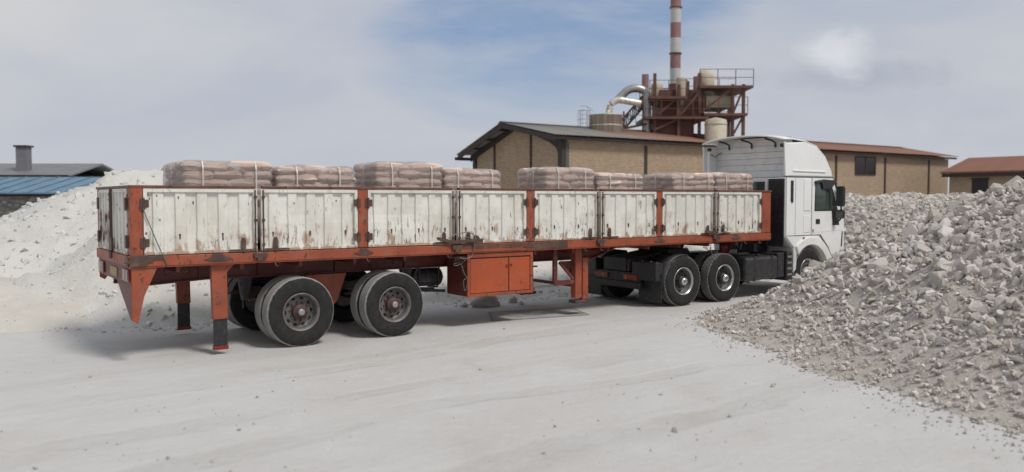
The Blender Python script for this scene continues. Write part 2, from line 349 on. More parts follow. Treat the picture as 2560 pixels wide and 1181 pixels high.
def m_heap():
    g = G('white_powder'); a = g.noise(0.5, 5, 0.6); b = g.noise(5, 7, 0.7); f = g.noise(28, 5, 0.7)
    c = g.mix(g.ss(a, 0.35, 0.68), (0.60, 0.585, 0.545), (0.53, 0.51, 0.465)); c = g.mix(g.ss(b, 0.52, 0.72, 0, 0.5), c, (0.66, 0.655, 0.63))
    c = g.mix(g.ss(f, 0.6, 0.75, 0, 0.4), c, (0.40, 0.385, 0.35))
    g.put(c, 0.95, 0, g.math('ADD', b, g.math('MULTIPLY', f, 0.5)), 0.7, 0.06)
    g = G('beige_dust'); a = g.noise(0.6, 5, 0.6); b = g.noise(4, 6, 0.65); f = g.noise(30, 5, 0.7)
    c = g.mix(g.ss(a, 0.35, 0.68), (0.555, 0.53, 0.48), (0.49, 0.46, 0.41)); c = g.mix(g.ss(b, 0.5, 0.72, 0, 0.5), c, (0.60, 0.58, 0.54))
    g.put(c, 0.95, 0, g.math('ADD', b, g.math('MULTIPLY', f, 0.5)), 0.5, 0.04)
    g = G('rubble_fines'); b = g.noise(4, 7, 0.7); f = g.noise(22, 5, 0.7)
    c = g.mix(g.ss(b, 0.35, 0.7), (0.50, 0.455, 0.405), (0.41, 0.37, 0.33)); c = g.mix(g.ss(f, 0.58, 0.74, 0, 0.5), c, (0.55, 0.52, 0.48))
    g.put(c, 0.95, 0, g.math('ADD', b, f), 0.8, 0.05)
    g = G('masonry'); v = g.vor(3.4, (1, 1, 1.7)); vc = g.vor(3.4, (1, 1, 1.7), 'F1', 1)
    hs = g.nd('ShaderNodeSeparateColor'); g.L.new(vc, hs.inputs[0])
    c = g.mix(hs.outputs[0], (0.30, 0.285, 0.255), (0.165, 0.155, 0.14)); c = g.mix(g.ss(v, 0.42, 0.6, 0, 0.7), c, (0.09, 0.085, 0.078))
    g.put(c, 0.9, 0, v, -0.6, 0.08)
m_heap()

# ------------------------------------------------------------------ mesh builder
class MB:
    def __init__(self): self.v = []; self.f = []; self.sm = []
    def add(self, vs, fs, smooth=False):
        o = len(self.v); self.v += [tuple(p) for p in vs]
        for f in fs: self.f.append(tuple(i + o for i in f)); self.sm.append(smooth)
        return self
    def box(self, x0, x1, y0, y1, z0, z1):
        return self.add([(x0, y0, z0), (x1, y0, z0), (x1, y1, z0), (x0, y1, z0), (x0, y0, z1), (x1, y0, z1), (x1, y1, z1), (x0, y1, z1)],
                        [(3, 2, 1, 0), (4, 5, 6, 7), (0, 1, 5, 4), (1, 2, 6, 5), (2, 3, 7, 6), (3, 0, 4, 7)])
    def beam(self, a, b, w, h):
        a = Vector(a); b = Vector(b); d = (b - a).normalized(); up = Vector((0, 0, 1)) if abs(d.z) < 0.95 else Vector((1, 0, 0))
        x = d.cross(up).normalized() * w / 2; y = x.cross(d).normalized() * h / 2
        vs = [a - x - y, a + x - y, a + x + y, a - x + y, b - x - y, b + x - y, b + x + y, b - x + y]
        return self.add(vs, [(3, 2, 1, 0), (4, 5, 6, 7), (0, 1, 5, 4), (1, 2, 6, 5), (2, 3, 7, 6), (3, 0, 4, 7)])
    def prism(self, poly, y0, y1):
        """poly in (x, z) counter-clockwise seen from -y; extruded along y"""
        n = len(poly); vs = [(x, y0, z) for x, z in poly] + [(x, y1, z) for x, z in poly]
        fs = [tuple(range(n)), tuple(range(2 * n - 1, n - 1, -1))] + [((i + 1) % n, i, n + i, n + (i + 1) % n) for i in range(n)]
        return self.add(vs, fs)
    def prismx(self, poly, x0, x1):
        n = len(poly); vs = [(x0, y, z) for y, z in poly] + [(x1, y, z) for y, z in poly]
        fs = [tuple(range(n - 1, -1, -1)), tuple(range(n, 2 * n))] + [(i, (i + 1) % n, n + (i + 1) % n, n + i) for i in range(n)]
        return self.add(vs, fs)
    def cyl(self, a, b, r, n=12, r2=None, cap=True):
        a = Vector(a); b = Vector(b); d = (b - a).normalized(); up = Vector((0, 0, 1)) if abs(d.z) < 0.9 else Vector((1, 0, 0))
        x = d.cross(up).normalized(); y = x.cross(d); r2 = r if r2 is None else r2
        vs = []; 
        for k in range(n):
            c = x * math.cos(2 * math.pi * k / n) + y * math.sin(2 * math.pi * k / n); vs += [a + c * r, b + c * r2]
        self.add(vs, [(2 * k, 2 * k + 1, 2 * ((k + 1) % n) + 1, 2 * ((k + 1) % n)) for k in range(n)], True)
        if cap:
            self.add([vs[2 * k] for k in range(n)], [tuple(range(n))]); self.add([vs[2 * k + 1] for k in range(n)], [tuple(range(n - 1, -1, -1))])
        return self
    def tube(self, pts, r, n=6):
        pts = [Vector(p) for p in pts]; rings = []
        for i, p in enumerate(pts):
            d = (pts[min(i + 1, len(pts) - 1)] - pts[max(i - 1, 0)]).normalized()
            up = Vector((0, 0, 1)) if abs(d.z) < 0.9 else Vector((1, 0, 0)); x = d.cross(up).normalized(); y = x.cross(d)
            rings.append([p + (x * math.cos(2 * math.pi * k / n) + y * math.sin(2 * math.pi * k / n)) * r for k in range(n)])
        vs = [q for rg in rings for q in rg]
        fs = [(i * n + k, i * n + (k + 1) % n, (i + 1) * n + (k + 1) % n, (i + 1) * n + k) for i in range(len(pts) - 1) for k in range(n)]
        return self.add(vs, fs, True)
    def lathe(self, prof, c=(0, 0, 0), n=40, axis='y', a0=0.0, a1=2 * math.pi):
        full = abs(a1 - a0 - 2 * math.pi) < 1e-6; m = n if full else n + 1; vs = []
        for k in range(m):
            a = a0 + (a1 - a0) * k / n; ca, sa = math.cos(a), math.sin(a)
            for r, h in prof:
                vs.append((c[0] + r * ca, c[1] + h, c[2] + r * sa) if axis == 'y' else (c[0] + r * ca, c[1] + r * sa, c[2] + h))
        p = len(prof)
        fs = [(k * p + i, ((k + 1) % m) * p + i, ((k + 1) % m) * p + i + 1, k * p + i + 1) for k in range(n) for i in range(p - 1)]
        return self.add(vs, fs, True)
    def mesh(self, name, off=(0, 0, 0)):
        me = bpy.data.meshes.new(name)
        me.from_pydata([(x - off[0], y - off[1], z - off[2]) for x, y, z in self.v], [], self.f)
        me.polygons.foreach_set('use_smooth', self.sm); me.update(); return me
    def build(self, name, mat, parent=None, off=None, bevel=0, fix=True):
        off = off if off is not None else (parent.get('_o') if parent is not None and '_o' in parent else (0, 0, 0))
        me = self.mesh(name, off)
        if fix:
            bm = bmesh.new(); bm.from_mesh(me); bmesh.ops.recalc_face_normals(bm, faces=bm.faces); bm.to_mesh(me); bm.free()
        return link(name, me, mat, parent, bevel)
def link(name, me, mat, parent=None, bevel=0):
    o = bpy.data.objects.new(name, me); COL.objects.link(o)
    if mat: 
        if not me.materials: me.materials.append(MATS[mat])
    if parent is not None: o.parent = parent
    if bevel:
        b = o.modifiers.new('bevel', 'BEVEL'); b.width = bevel; b.segments = 2; b.limit_method = 'ANGLE'; b.angle_limit = rad(40)
    return o
def tag(o, label=None, cat=None, group=None, kind=None):
    for k, v in (('label', label), ('category', cat), ('group', group), ('kind', kind)):
        if v: o[k] = v
    return o
OFF = {}
def root_st(name, s, t, z=0.0):
    """Empty at (s, t, z) of the truck frame; children are authored in truck-frame coordinates"""
    o = bpy.data.objects.new(name, None); COL.objects.link(o)
    o.location = W(s, t, z); o.rotation_euler = (0, 0, ANG); OFF[o.name] = (s, t, z); o.empty_display_size = 0.3
    return o
def root_xy(name, x, y, z=0.0):
    o = bpy.data.objects.new(name, None); COL.objects.link(o); o.location = (x, y, z); OFF[o.name] = (x, y, z); return o
def part(mb, name, mat, root, bevel=0, parent=None):
    return mb.build(name, mat, parent if parent is not None else root, OFF[root.name], bevel)

def fbm(x, y, seed=0, octs=5, f=1.0, gain=0.5):
    rs = np.random.RandomState(seed); out = np.zeros_like(x); a = 1.0
    for o in range(octs):
        tab = rs.rand(256, 256); gx = x * f + rs.rand() * 99; gy = y * f + rs.rand() * 99
        ix = np.floor(gx).astype(int); iy = np.floor(gy).astype(int); fx = gx - ix; fy = gy - iy
        fx = fx * fx * (3 - 2 * fx); fy = fy * fy * (3 - 2 * fy); t = lambda i, j: tab[i % 256, j % 256]
        out += a * ((t(ix, iy) * (1 - fx) + t(ix + 1, iy) * fx) * (1 - fy) + (t(ix, iy + 1) * (1 - fx) + t(ix + 1, iy + 1) * fx) * fy - 0.5)
        a *= gain; f *= 2.03
    return out
def grid_mesh(name, x0, x1, y0, y1, step, hf, keep=-0.05):
    xs = np.arange(x0, x1 + 1e-6, step); ys = np.arange(y0, y1 + 1e-6, step); X, Y = np.meshgrid(xs, ys)
    Z = hf(X, Y); n, m = Z.shape
    idx = np.arange(n * m).reshape(n, m); q = np.stack([idx[:-1, :-1], idx[:-1, 1:], idx[1:, 1:], idx[1:, :-1]], -1).reshape(-1, 4)
    zq = Z.reshape(-1)[q].max(1); q = q[zq > keep]
    used = np.unique(q); remap = -np.ones(n * m, int); remap[used] = np.arange(len(used))
    P = np.stack([X.reshape(-1), Y.reshape(-1), Z.reshape(-1)], -1)[used]
    return P, remap[q]
def mesh_np(name, P, F, smooth=True, tone=None):
    me = bpy.data.meshes.new(name); me.from_pydata(P.tolist(), [], F.tolist()); me.polygons.foreach_set('use_smooth', [smooth] * len(F)); me.update()
    if tone is not None:
        a = me.attributes.new('tone', 'FLOAT', 'POINT'); a.data.foreach_set('value', tone.astype(np.float32))
    return me
def hull_stone(seed, flat=0.75, n=15):
    r = random.Random(seed); bm = bmesh.new()
    for _ in range(n):
        v = Vector((r.gauss(0, 1), r.gauss(0, 1), r.gauss(0, 1))).normalized() * r.uniform(0.82, 1.08)
        bm.verts.new((v.x, v.y * r.uniform(0.8, 1.0), v.z * flat))
    bmesh.ops.convex_hull(bm, input=bm.verts); 
    for v in [v for v in bm.verts if not v.link_faces]: bm.verts.remove(v)
    bm.verts.index_update(); bmesh.ops.triangulate(bm, faces=bm.faces)
    P = np.array([v.co[:] for v in bm.verts]); F = np.array([[v.index for v in f.verts] for f in bm.faces]); bm.free(); return P, F
STONES = [hull_stone(100 + i, random.uniform(0.55, 0.9)) for i in range(14)]
def rotm(rs):
    q = rs.normal(size=4); q /= np.linalg.norm(q); w, x, y, z = q
    return np.array([[1 - 2 * (y * y + z * z), 2 * (x * y - z * w), 2 * (x * z + y * w)], [2 * (x * y + z * w), 1 - 2 * (x * x + z * z), 2 * (y * z - x * w)], [2 * (x * z - y * w), 2 * (y * z + x * w), 1 - 2 * (x * x + y * y)]])
def stone_mass(name, pts, sizes, rs):
    Ps, Fs, T, o = [], [], [], 0
    for p, sz in zip(pts, sizes):
        P, F = STONES[rs.randint(len(STONES))]; Q = (P * np.array([1, rs.uniform(0.7, 1), rs.uniform(0.6, 1)]) * sz) @ rotm(rs).T + p
        Ps.append(Q); Fs.append(F + o); o += len(P); T.append(np.full(len(P), rs.rand()))
    return mesh_np(name, np.concatenate(Ps), np.concatenate(Fs), False, np.concatenate(T))

# ------------------------------------------------------------------ ground
def ground():
    P = []; 
    e = 3000
    me = bpy.data.meshes.new('ground'); me.from_pydata([(-e, -e, 0), (e, -e, 0), (e, e, 0), (-e, e, 0)], [], [(0, 1, 2, 3)])
    o = link('ground', me, 'dusty_ground'); tag(o, 'pale grey dusty yard surface with faint wheel tracks', 'ground', kind='structure')
    # old concrete slab let into the yard between the axles
    m = MB(); a, b, c, d = W(6.3, 0.55, .004), W(8.3, 0.15, .004), W(8.7, 1.2, .004), W(6.9, 1.55, .004)
    m.add([a, b, c, d], [(0, 1, 2, 3)]); o = m.build('concrete_patch', 'concrete_patch'); tag(o, 'flush concrete slab set in the dusty yard', 'slab', kind='structure')
    m = MB()
    for p, q in ((a, b), (b, c), (c, d), (d, a)):
        u = (q - p).normalized(); n = Vector((-u.y, u.x, 0)) * 0.022; z = Vector((0, 0, .004))
        m.add([p - n + z, q - n + z, q + n + z, p + n + z], [(0, 1, 2, 3)])
        p = p; 
    m.build('slab_joint', 'joint_dirt', o)
ground()

# ------------------------------------------------------------------ white mound behind the trailer
def seg_dist(X, Y, a, b):
    ax, ay = a; bx, by = b; dx, dy = bx - ax, by - ay; t = np.clip(((X - ax) * dx + (Y - ay) * dy) / (dx * dx + dy * dy), 0, 1)
    return np.hypot(X - ax - t * dx, Y - ay - t * dy), t
def mound_h(X, Y):
    H = np.full_like(X, -1.0)
    def ridge(a, b, ha, hb, sl):
        nonlocal H
        d, t = seg_dist(X, Y, a, b); H = np.maximum(H, ha + (hb - ha) * t - np.sqrt((d * sl) ** 2 + 0.10) + 0.30)
    ridge((-9.9, 21.2), (-7.4, 23.0), 3.02, 3.10, 0.60)
    ridge((-7.4, 23.0), (-4.0, 24.5), 3.10, 2.2, 0.60)
    ridge((-11.3, 19.6), (-9.7, 21.2), 1.9, 2.8, 0.62)
    ridge((-14.5, 19.3), (-11.3, 19.6), 1.55, 1.9, 0.52)
    ridge((-20.0, 21.5), (-14.5, 19.3), 1.7, 1.55, 0.5)
    p = [W(1.5, 7.2), W(6, 6.3), W(11, 5.6), W(16, 5.6), W(24, 7.0)]; hs = [1.7, 1.15, 1.25, 1.35, 1.6]
    for i in range(4): ridge((p[i].x, p[i].y), (p[i + 1].x, p[i + 1].y), hs[i], hs[i + 1], 0.55)
    H = H + 0.40 * fbm(X, Y, 3, 5, 0.55) + 0.16 * fbm(X, Y, 5, 4, 2.3, 0.62)
    return H
def white_mound():
    r = root_xy('gravel_mound', -9, 21); tag(r, 'long heap of white crushed stone powder behind the trailer', 'gravel mound')
    P, F = grid_mesh('heap', -23, 19, 13, 38, 0.14, mound_h, -0.04)
    P[:, 2] = np.maximum(P[:, 2], -0.05); P -= np.array([-9, 21, 0])
    o = link('heap', mesh_np('heap', P, F), 'white_powder', r)
    rs = np.random.RandomState(4); pts, sz = [], []
    X = rs.uniform(-22, 17, 90000); Y = rs.uniform(13.5, 27, 90000); Z = mound_h(X, Y)
    for x, y, z in zip(X, Y, Z):
        if z < -0.02:
            s_, t_ = to_st(x, y)
            if z > -0.35 and rs.rand() < 0.45 and t_ > 2.3:
                pts.append((x + 9, y - 21, 0.0)); sz.append(0.012 + 0.05 * rs.rand() ** 3)
            continue
        if rs.rand() > (0.36 if x > -13 else 0.16): continue
        q = 0.012 + 0.10 * rs.rand() ** 6; pts.append((x + 9, y - 21, z)); sz.append(q)
    o = link('stone_chips', stone_mass('stone_chips', np.array(pts), sz, rs), 'white_chip', r); o['kind'] = 'stuff'
white_mound()

def sand_h(X, Y):
    H = np.full_like(X, -1.0)
    for a, b, ha, hb in (((-17.5, 17.2), (-12.2, 16.6), 1.5, 1.2), ((-12.2, 16.6), (-9.6, 16.4), 1.2, .75), ((-15, 17), (-13.5, 14.2), 1.3, .75)):
        d, t = seg_dist(X, Y, a, b); H = np.maximum(H, ha + (hb - ha) * t - np.sqrt((d * .42) ** 2 + .12) + .33)
    return H + 0.22 * fbm(X, Y, 61, 4, 0.5) + 0.035 * fbm(X, Y, 62, 4, 3.0, 0.6)
def sand_mound():
    r = root_xy('sand_mound', -13, 16); tag(r, 'low smooth beige mound of stone dust at the left edge', 'sand mound')
    P, F = grid_mesh('heap', -23, -5.5, 9.5, 22, 0.14, sand_h, -0.04); P[:, 2] = np.maximum(P[:, 2], -0.05); P -= np.array([-13, 16, 0])
    link('heap', mesh_np('heap', P, F), 'beige_dust', r)
    rs = np.random.RandomState(14); X = rs.uniform(-20, -6, 9000); Y = rs.uniform(10, 19, 9000); Z = sand_h(X, Y); k = (Z > -0.02) & (rs.rand(9000) < .5)
    o = link('stone_chips', stone_mass('stone_chips', np.stack([X[k] + 13, Y[k] - 16, Z[k]], -1), 0.008 + 0.05 * rs.rand(k.sum()) ** 6, rs), 'white_chip', r); o['kind'] = 'stuff'
sand_mound()

# ------------------------------------------------------------------ rubble heap on the right
TOE = [(5.9, 5.2), (5.15, 8.5), (4.35, 12.0), (3.75, 15.2), (4.5, 16.7), (6.8, 18.3), (8.9, 19.9), (9.25, 20.9), (8.6, 22.6), (8.0, 24.5), (8.0, 31), (9, 40)]
def toe_dist(X, Y):
    D = np.full_like(X, 1e9); S = np.zeros_like(X)
    for a, b in zip(TOE[:-1], TOE[1:]):
        d, t = seg_dist(X, Y, a, b); side = (b[0] - a[0]) * (Y - a[1]) - (b[1] - a[1]) * (X - a[0])
        m = d < D; D = np.where(m, d, D); S = np.where(m, np.where(side < 0, 1.0, -1.0), S)
    return D * S
def rubble_h(X, Y):
    d = toe_dist(X, Y) + 0.55 * fbm(X, Y, 21, 4, 0.6); d = np.log1p(np.exp(np.clip(2.6 * (d - 0.12), -20, 30))) / 2.6 - 0.035
    top = 2.20 + 0.42 * np.exp(-((Y - 12.5) / 4.5) ** 2) * np.clip((X - 5) / 4, 0, 1) + 0.5 * fbm(X, Y, 22, 3, 0.25)
    h = -np.log(np.exp(-2.5 * 0.66 * np.clip(d, -1, 9)) + np.exp(-2.5 * top)) / 2.5
    return h + 0.16 * fbm(X, Y, 23, 4, 1.6) * np.clip(d, 0, 1)
def rubble():
    r = root_xy('rubble_pile', 9, 13); tag(r, 'grey heap of broken quarry stone in front of the truck cab', 'rubble pile')
    P, F = grid_mesh('core', 3.0, 27, 4.0, 36, 0.16, rubble_h, -0.05); P[:, 2] = np.maximum(P[:, 2] - 0.03, -0.06); P -= np.array([9, 13, 0])
    link('core', mesh_np('core', P, F), 'rubble_fines', r)
    rs = np.random.RandomState(8); N = 120000
    X = rs.uniform(3.4, 22, N); Y = rs.uniform(5, 33, N); Z = rubble_h(X, Y); d = toe_dist(X, Y)
    ok = (Z > 0.01) & (X / Y < 0.72) & (d < 11) & ((Y < 21) | (rs.rand(N) < 0.5)); X, Y, Z, d = X[ok], Y[ok], Z[ok], d[ok]
    S = 0.022 + 0.115 * rs.rand(len(X)) ** 3.2
    big = rs.rand(len(X)) < 0.018; S[big] = rs.uniform(0.12, 0.23, big.sum())
    S *= np.clip(0.42 + d * 0.26, 0.3, 1.0)
    order = np.argsort(-(S / np.hypot(X, Y)) * (X / Y < 0.62)); near = set(order[:300].tolist())
    meshes = []
    for i, (p, f) in enumerate(STONES):
        me = mesh_np('stone', p, f, False, np.zeros(len(p))); me.materials.append(MATS['rubble_stone']); meshes.append(me)
    for i in order[:300]:
        o = bpy.data.objects.new('stone', meshes[rs.randint(len(meshes))]); COL.objects.link(o); o.parent = r
        o.location = (X[i] - 9, Y[i] - 13, Z[i] + S[i] * 0.02); o.rotation_euler = rs.uniform(-3, 3, 3); s = S[i]
        o.scale = (s, s * rs.uniform(.7, 1), s * rs.uniform(.65, 1))
    rest = np.array([i for i in range(len(X)) if i not in near])
    pts = np.stack([X[rest] - 9, Y[rest] - 13, Z[rest] - S[rest] * 0.02], -1)
    o = link('loose_stones', stone_mass('loose_stones', pts, S[rest], rs), 'rubble_stone', r); o['kind'] = 'stuff'
rubble()

def pebbles():
    rs = np.random.RandomState(31); N = 60000
    Y = 5.5 + 22 * rs.rand(N) ** 1.6; X = rs.uniform(-0.66, 0.66, N) * Y
    den = fbm(X, Y, 51, 4, 0.5) + 0.5 * fbm(X, Y, 52, 3, 2.0); td = toe_dist(X, Y)
    keep = rs.rand(N) < np.clip(0.008 + 0.10 * den, 0.003, 0.08) + np.clip(0.9 + td * 0.75, 0, 0.9) * (td < 0.3)
    keep &= (td < 0.3); X, Y = X[keep], Y[keep]; td = td[keep]
    S = 0.004 + 0.016 * rs.rand(len(X)) ** 4 + 0.03 * (rs.rand(len(X)) ** 14) + 0.06 * np.clip(1 + td, 0, 1) * rs.rand(len(X)) ** 4
    o = link('loose_grit', stone_mass('loose_grit', np.stack([X, Y, S * 0.3], -1), S, rs), 'boulder_stone')
    tag(o, 'loose grit and pebbles scattered over the yard', 'grit', kind='stuff')
pebbles()

def boulders():
    rs = random.Random(5)
    spec = [((1216, 766), 0.33, 0.17, 'large smooth boulder lying under the orange toolbox', 0),
            ((1283, 757), 0.13, 0.10, 'small grey rock right of the big boulder under the trailer', 1),
            ((1303, 762), 0.08, 0.06, 'smallest rock at the right end of the row under the trailer', 2),
            ((1160, 768), 0.10, 0.06, 'small rock left of the big boulder under the toolbox', 3)]
    f = 2097.7; pit = rad(2.565)
    for (u, v), a, h, lab, k in spec:
        dx = (u - 1280) / f; dy = (590.5 - v) / f; ry = math.cos(pit) + dy * math.sin(pit); rz = -math.sin(pit) + dy * math.cos(pit)
        kk = -CAM_Z / rz; x, y = dx * kk, ry * kk
        bm = bmesh.new(); bmesh.ops.create_icosphere(bm, subdivisions=3, radius=1)
        for vv in bm.verts:
            n = mnoise.noise(vv.co * 1.3 + Vector((k * 7, 0, 0))) * 0.35 + mnoise.noise(vv.co * 3.5 + Vector((k * 7, 3, 0))) * 0.12
            c = vv.co * (1 + n); c.z = max(c.z, -0.55); vv.co = Vector((c.x * a, c.y * a * 0.7, (c.z + 0.5) * h))
        me = bpy.data.meshes.new('boulder'); bm.to_mesh(me); bm.free(); me.polygons.foreach_set('use_smooth', [True] * len(me.polygons))
        o = link('boulder' if k == 0 else 'rock', me, 'boulder_stone'); o.location = (x, y, -0.01); o.rotation_euler = (0, 0, ANG + k * 0.6)
        tag(o, lab, 'rock')
boulders()

# ------------------------------------------------------------------ brick hall behind the truck
def corrugated(mb, s0, s1, pitch, amp, p_of):
    """sheet corrugated along s; p_of(s, k) -> list of (t, z) points across"""
    n = int((s1 - s0) / pitch * 4); rows = []
    for i in range(n + 1):
        s = s0 + (s1 - s0) * i / n; dz = amp * math.sin(2 * math.pi * i / 4 + 0.4)
        rows.append([(s, t, z + dz) for t, z in p_of])
    m = len(p_of); vs = [p for r in rows for p in r]
    mb.add(vs, [(i * m + j, (i + 1) * m + j, (i + 1) * m + j + 1, i * m + j + 1) for i in range(n) for j in range(m - 1)], True)
def hall():
    S0, S1, T0, T1 = 25.1, 64.0, 22.0, 30.5
    r = root_st('brick_hall', S0, T0); tag(r, 'long tan brick hall with grey and rust corrugated roof behind the truck', 'building')
    NE, RG, FE = (21.45, 5.50), (26.2, 6.44), (30.95, 4.84)      # near eave, ridge, far eave (t, z)
    def zr(t): return NE[1] + (RG[1] - NE[1]) * (t - NE[0]) / (RG[0] - NE[0]) if t < RG[0] else RG[1] + (FE[1] - RG[1]) * (t - RG[0]) / (FE[0] - RG[0])
    part(MB().box(S0 + .02, S1, T0, T0 + .25, 0, 5.35), 'side_wall', 'brick_side', r)
    part(MB().box(S0 + .02, S1, T1 - .25, T1, 0, 4.75), 'side_wall', 'brick_side', r)
    gp = [(T0 + .26, 0), (T1 - .26, 0), (T1 - .26, zr(T1 - .26) - .12), (RG[0], RG[1] - .12), (T0 + .26, zr(T0 + .26) - .12)]
    part(MB().prismx(gp, S0 + .03, S0 + .28), 'gable_wall', 'brick_gable', r); part(MB().prismx(gp, S1 - .25, S1), 'gable_wall', 'brick_gable', r)
    # roof: near and far slope, overlapping sheets with a thickness
    SS = S0 - 1.0; k = 0; w = 2.6; s = SS
    while s < S1 + .5:
        e = min(s + w, S1 + .5)
        for a, b, nm in ((NE, RG, 'near'), (RG, FE, 'far')):
            mb = MB(); dz = 0.006 * (k % 2)
            corrugated(mb, s, e + 0.06, 0.22, 0.018, [(a[0], a[1] + .05 + dz), ((a[0] + b[0]) / 2, (a[1] + b[1]) / 2 + .05 + dz), (b[0], b[1] + .05 + dz)])
            o = part(mb, 'roof_sheet', 'corrugated_roof', r)
            so = o.modifiers.new('thick', 'SOLIDIFY'); so.thickness = 0.012; so.offset = 0
        s = e; k += 1
    part(MB().prismx([(RG[0] - .3, RG[1] + .05), (RG[0], RG[1] + .13), (RG[0] + .3, RG[1] + .0), (RG[0], RG[1] + .09)], SS - .02, S1 + .5), 'ridge_cap', 'corrugated_roof', r)
    # dark steel: verge rafters, eave beams, portal frames, purlins
    for s_ in (SS + .06, S0 - .04):
        mb = MB(); h = .26 if s_ < S0 - .5 else .34
        mb.prismx([(NE[0] + .1, NE[1] - h), (RG[0], RG[1] - h), (RG[0], RG[1] - .0), (NE[0] + .1, NE[1] - .0)], s_, s_ + .07)
        part(mb, 'rafter', 'steel_dark', r)
        mb = MB(); mb.prismx([(RG[0] + .002, RG[1] - h), (FE[0] - .1, FE[1] - h), (FE[0] - .1, FE[1]), (RG[0] + .002, RG[1])], s_, s_ + .07); part(mb, 'rafter', 'steel_dark', r)
    # curved haunches under the gable rafters
    inner = [(22.2, 4.3), (22.24, 4.55), (22.46, 4.93), (22.97, 5.23), (23.85, 5.54), (24.6, 5.74)]
    part(MB().prismx([(T0 - .02, 4.3)] + inner + [(24.6, zr(24.6) - .2), (T0 - .02, zr(T0) - .2)], S0 - .05, S0 + .015), 'haunch', 'steel_dark', r)
    inner = [(30.42, 4.2), (30.36, 4.45), (30.15, 4.72), (29.76, 4.96), (29.1, 5.22)]
    part(MB().prismx(([(T1 + .02, 4.2)] + inner + [(29.1, zr(29.1) - .2), (T1 + .02, zr(T1) - .2)])[::-1], S0 - .05, S0 + .015), 'haunch', 'steel_dark', r)
    for t in (T0 + .12, T1 - .12): part(MB().box(S0 - .07, S0 + .19, t - .16, t + .16, 0, zr(t) - .22), 'column', 'steel_dark', r)
    part(MB().box(S0 + .20, S0 + .42, T0 - .06, T0 - .003, 0, 5.2), 'column', 'steel_green', r)
    for t in (T0 + 2.75, T0 + 6.3): part(MB().box(S0 - .03, S0 + .028, t - .07, t + .07, 0, zr(t) - .25), 'post', 'steel_dark', r)
    for s_ in np.arange(S0 + 5.9, S1, 6.0): part(MB().box(s_, s_ + .2, T0 - .05, T0 - .003, 0, 5.22), 'column', 'steel_dark', r)
    part(MB().box(SS + .14, S1 + .45, NE[0] + .12, NE[0] + .2, NE[1] - .16, NE[1] - .02), 'eave_beam', 'steel_dark', r)
    part(MB().box(SS - .1, S1 + .45, FE[0] - .2, FE[0] - .02, FE[1] - .28, FE[1] - .1), 'eave_beam', 'steel_dark', r)
    for i in range(1, 7):
        t = NE[0] + (FE[0] - NE[0]) * i / 7; part(MB().box(SS + .14, S0 + .02, t - .04, t + .04, zr(t) - .14, zr(t) - .02), 'purlin', 'steel_dark', r)
    # high window near the far end
    for s0_, s1_ in ((51.4, 53.8),):
        f = part(MB().box(s0_, s1_, T0 - .03, T0 - .002, 4.0, 5.15), 'window', 'far_window_dark', r)
        mb = MB(); 
        mb.box(s0_ - .08, s1_ + .08, T0 - .06, T0 - .031, 3.92, 4.0); mb.box(s0_ - .08, s1_ + .08, T0 - .06, T0 - .031, 5.15, 5.23)
        for x in (s0_ - .08, (s0_ + s1_) / 2 - .04, s1_): mb.box(x, x + .08, T0 - .055, T0 - .032, 4.0, 5.15)
        part(mb, 'window_frame', 'steel_dark', r, 0, f)
hall()

def far_hall():
    s0, t0 = to_st(31.2, 60.0)       # far end of its eave
    r = root_st('brick_store', s0, t0); tag(r, 'low brick building with red rusty roof behind the rubble at the right edge', 'building')
    t1 = t0 - 22
    part(MB().box(s0, s0 + 7, t1, t0, 0, 4.1), 'wall', 'brick_gable', r)
    mb = MB(); mb.prism([(s0 - .5, 4.15), (s0 + 3.5, 5.28), (s0 + 7.5, 4.15), (s0 + 7.5, 4.05), (s0 + 3.5, 5.16), (s0 - .5, 4.05)][::-1], t1 - .4, t0 + .4); part(mb, 'roof', 'rust_roof', r)
    part(MB().prism([(s0 + .1, 4.102), (s0 + 6.9, 4.102), (s0 + 3.5, 5.1)], t1 + .01, t0 - .01), 'gable', 'brick_side', r)
    part(MB().box(s0 - .46, s0 - .38, t1 - .3, t0 + .3, 3.78, 4.04), 'fascia', 'steel_dark', r)
    for k in range(4):
        t = t0 - 1.6 - 2.9 * k; f = part(MB().box(s0 - .03, s0 - .002, t - 1.1, t, 2.7, 3.6), 'window', 'far_window_dark', r)
        mb = MB(); mb.box(s0 - .06, s0 - .031, t - 1.16, t + .06, 2.62, 2.7); mb.box(s0 - .06, s0 - .031, t - 1.16, t + .06, 3.6, 3.68); mb.box(s0 - .055, s0 - .032, t - .58, t - .52, 2.7, 3.6)
        part(mb, 'window_frame', 'steel_dark', r, 0, f)
far_hall()

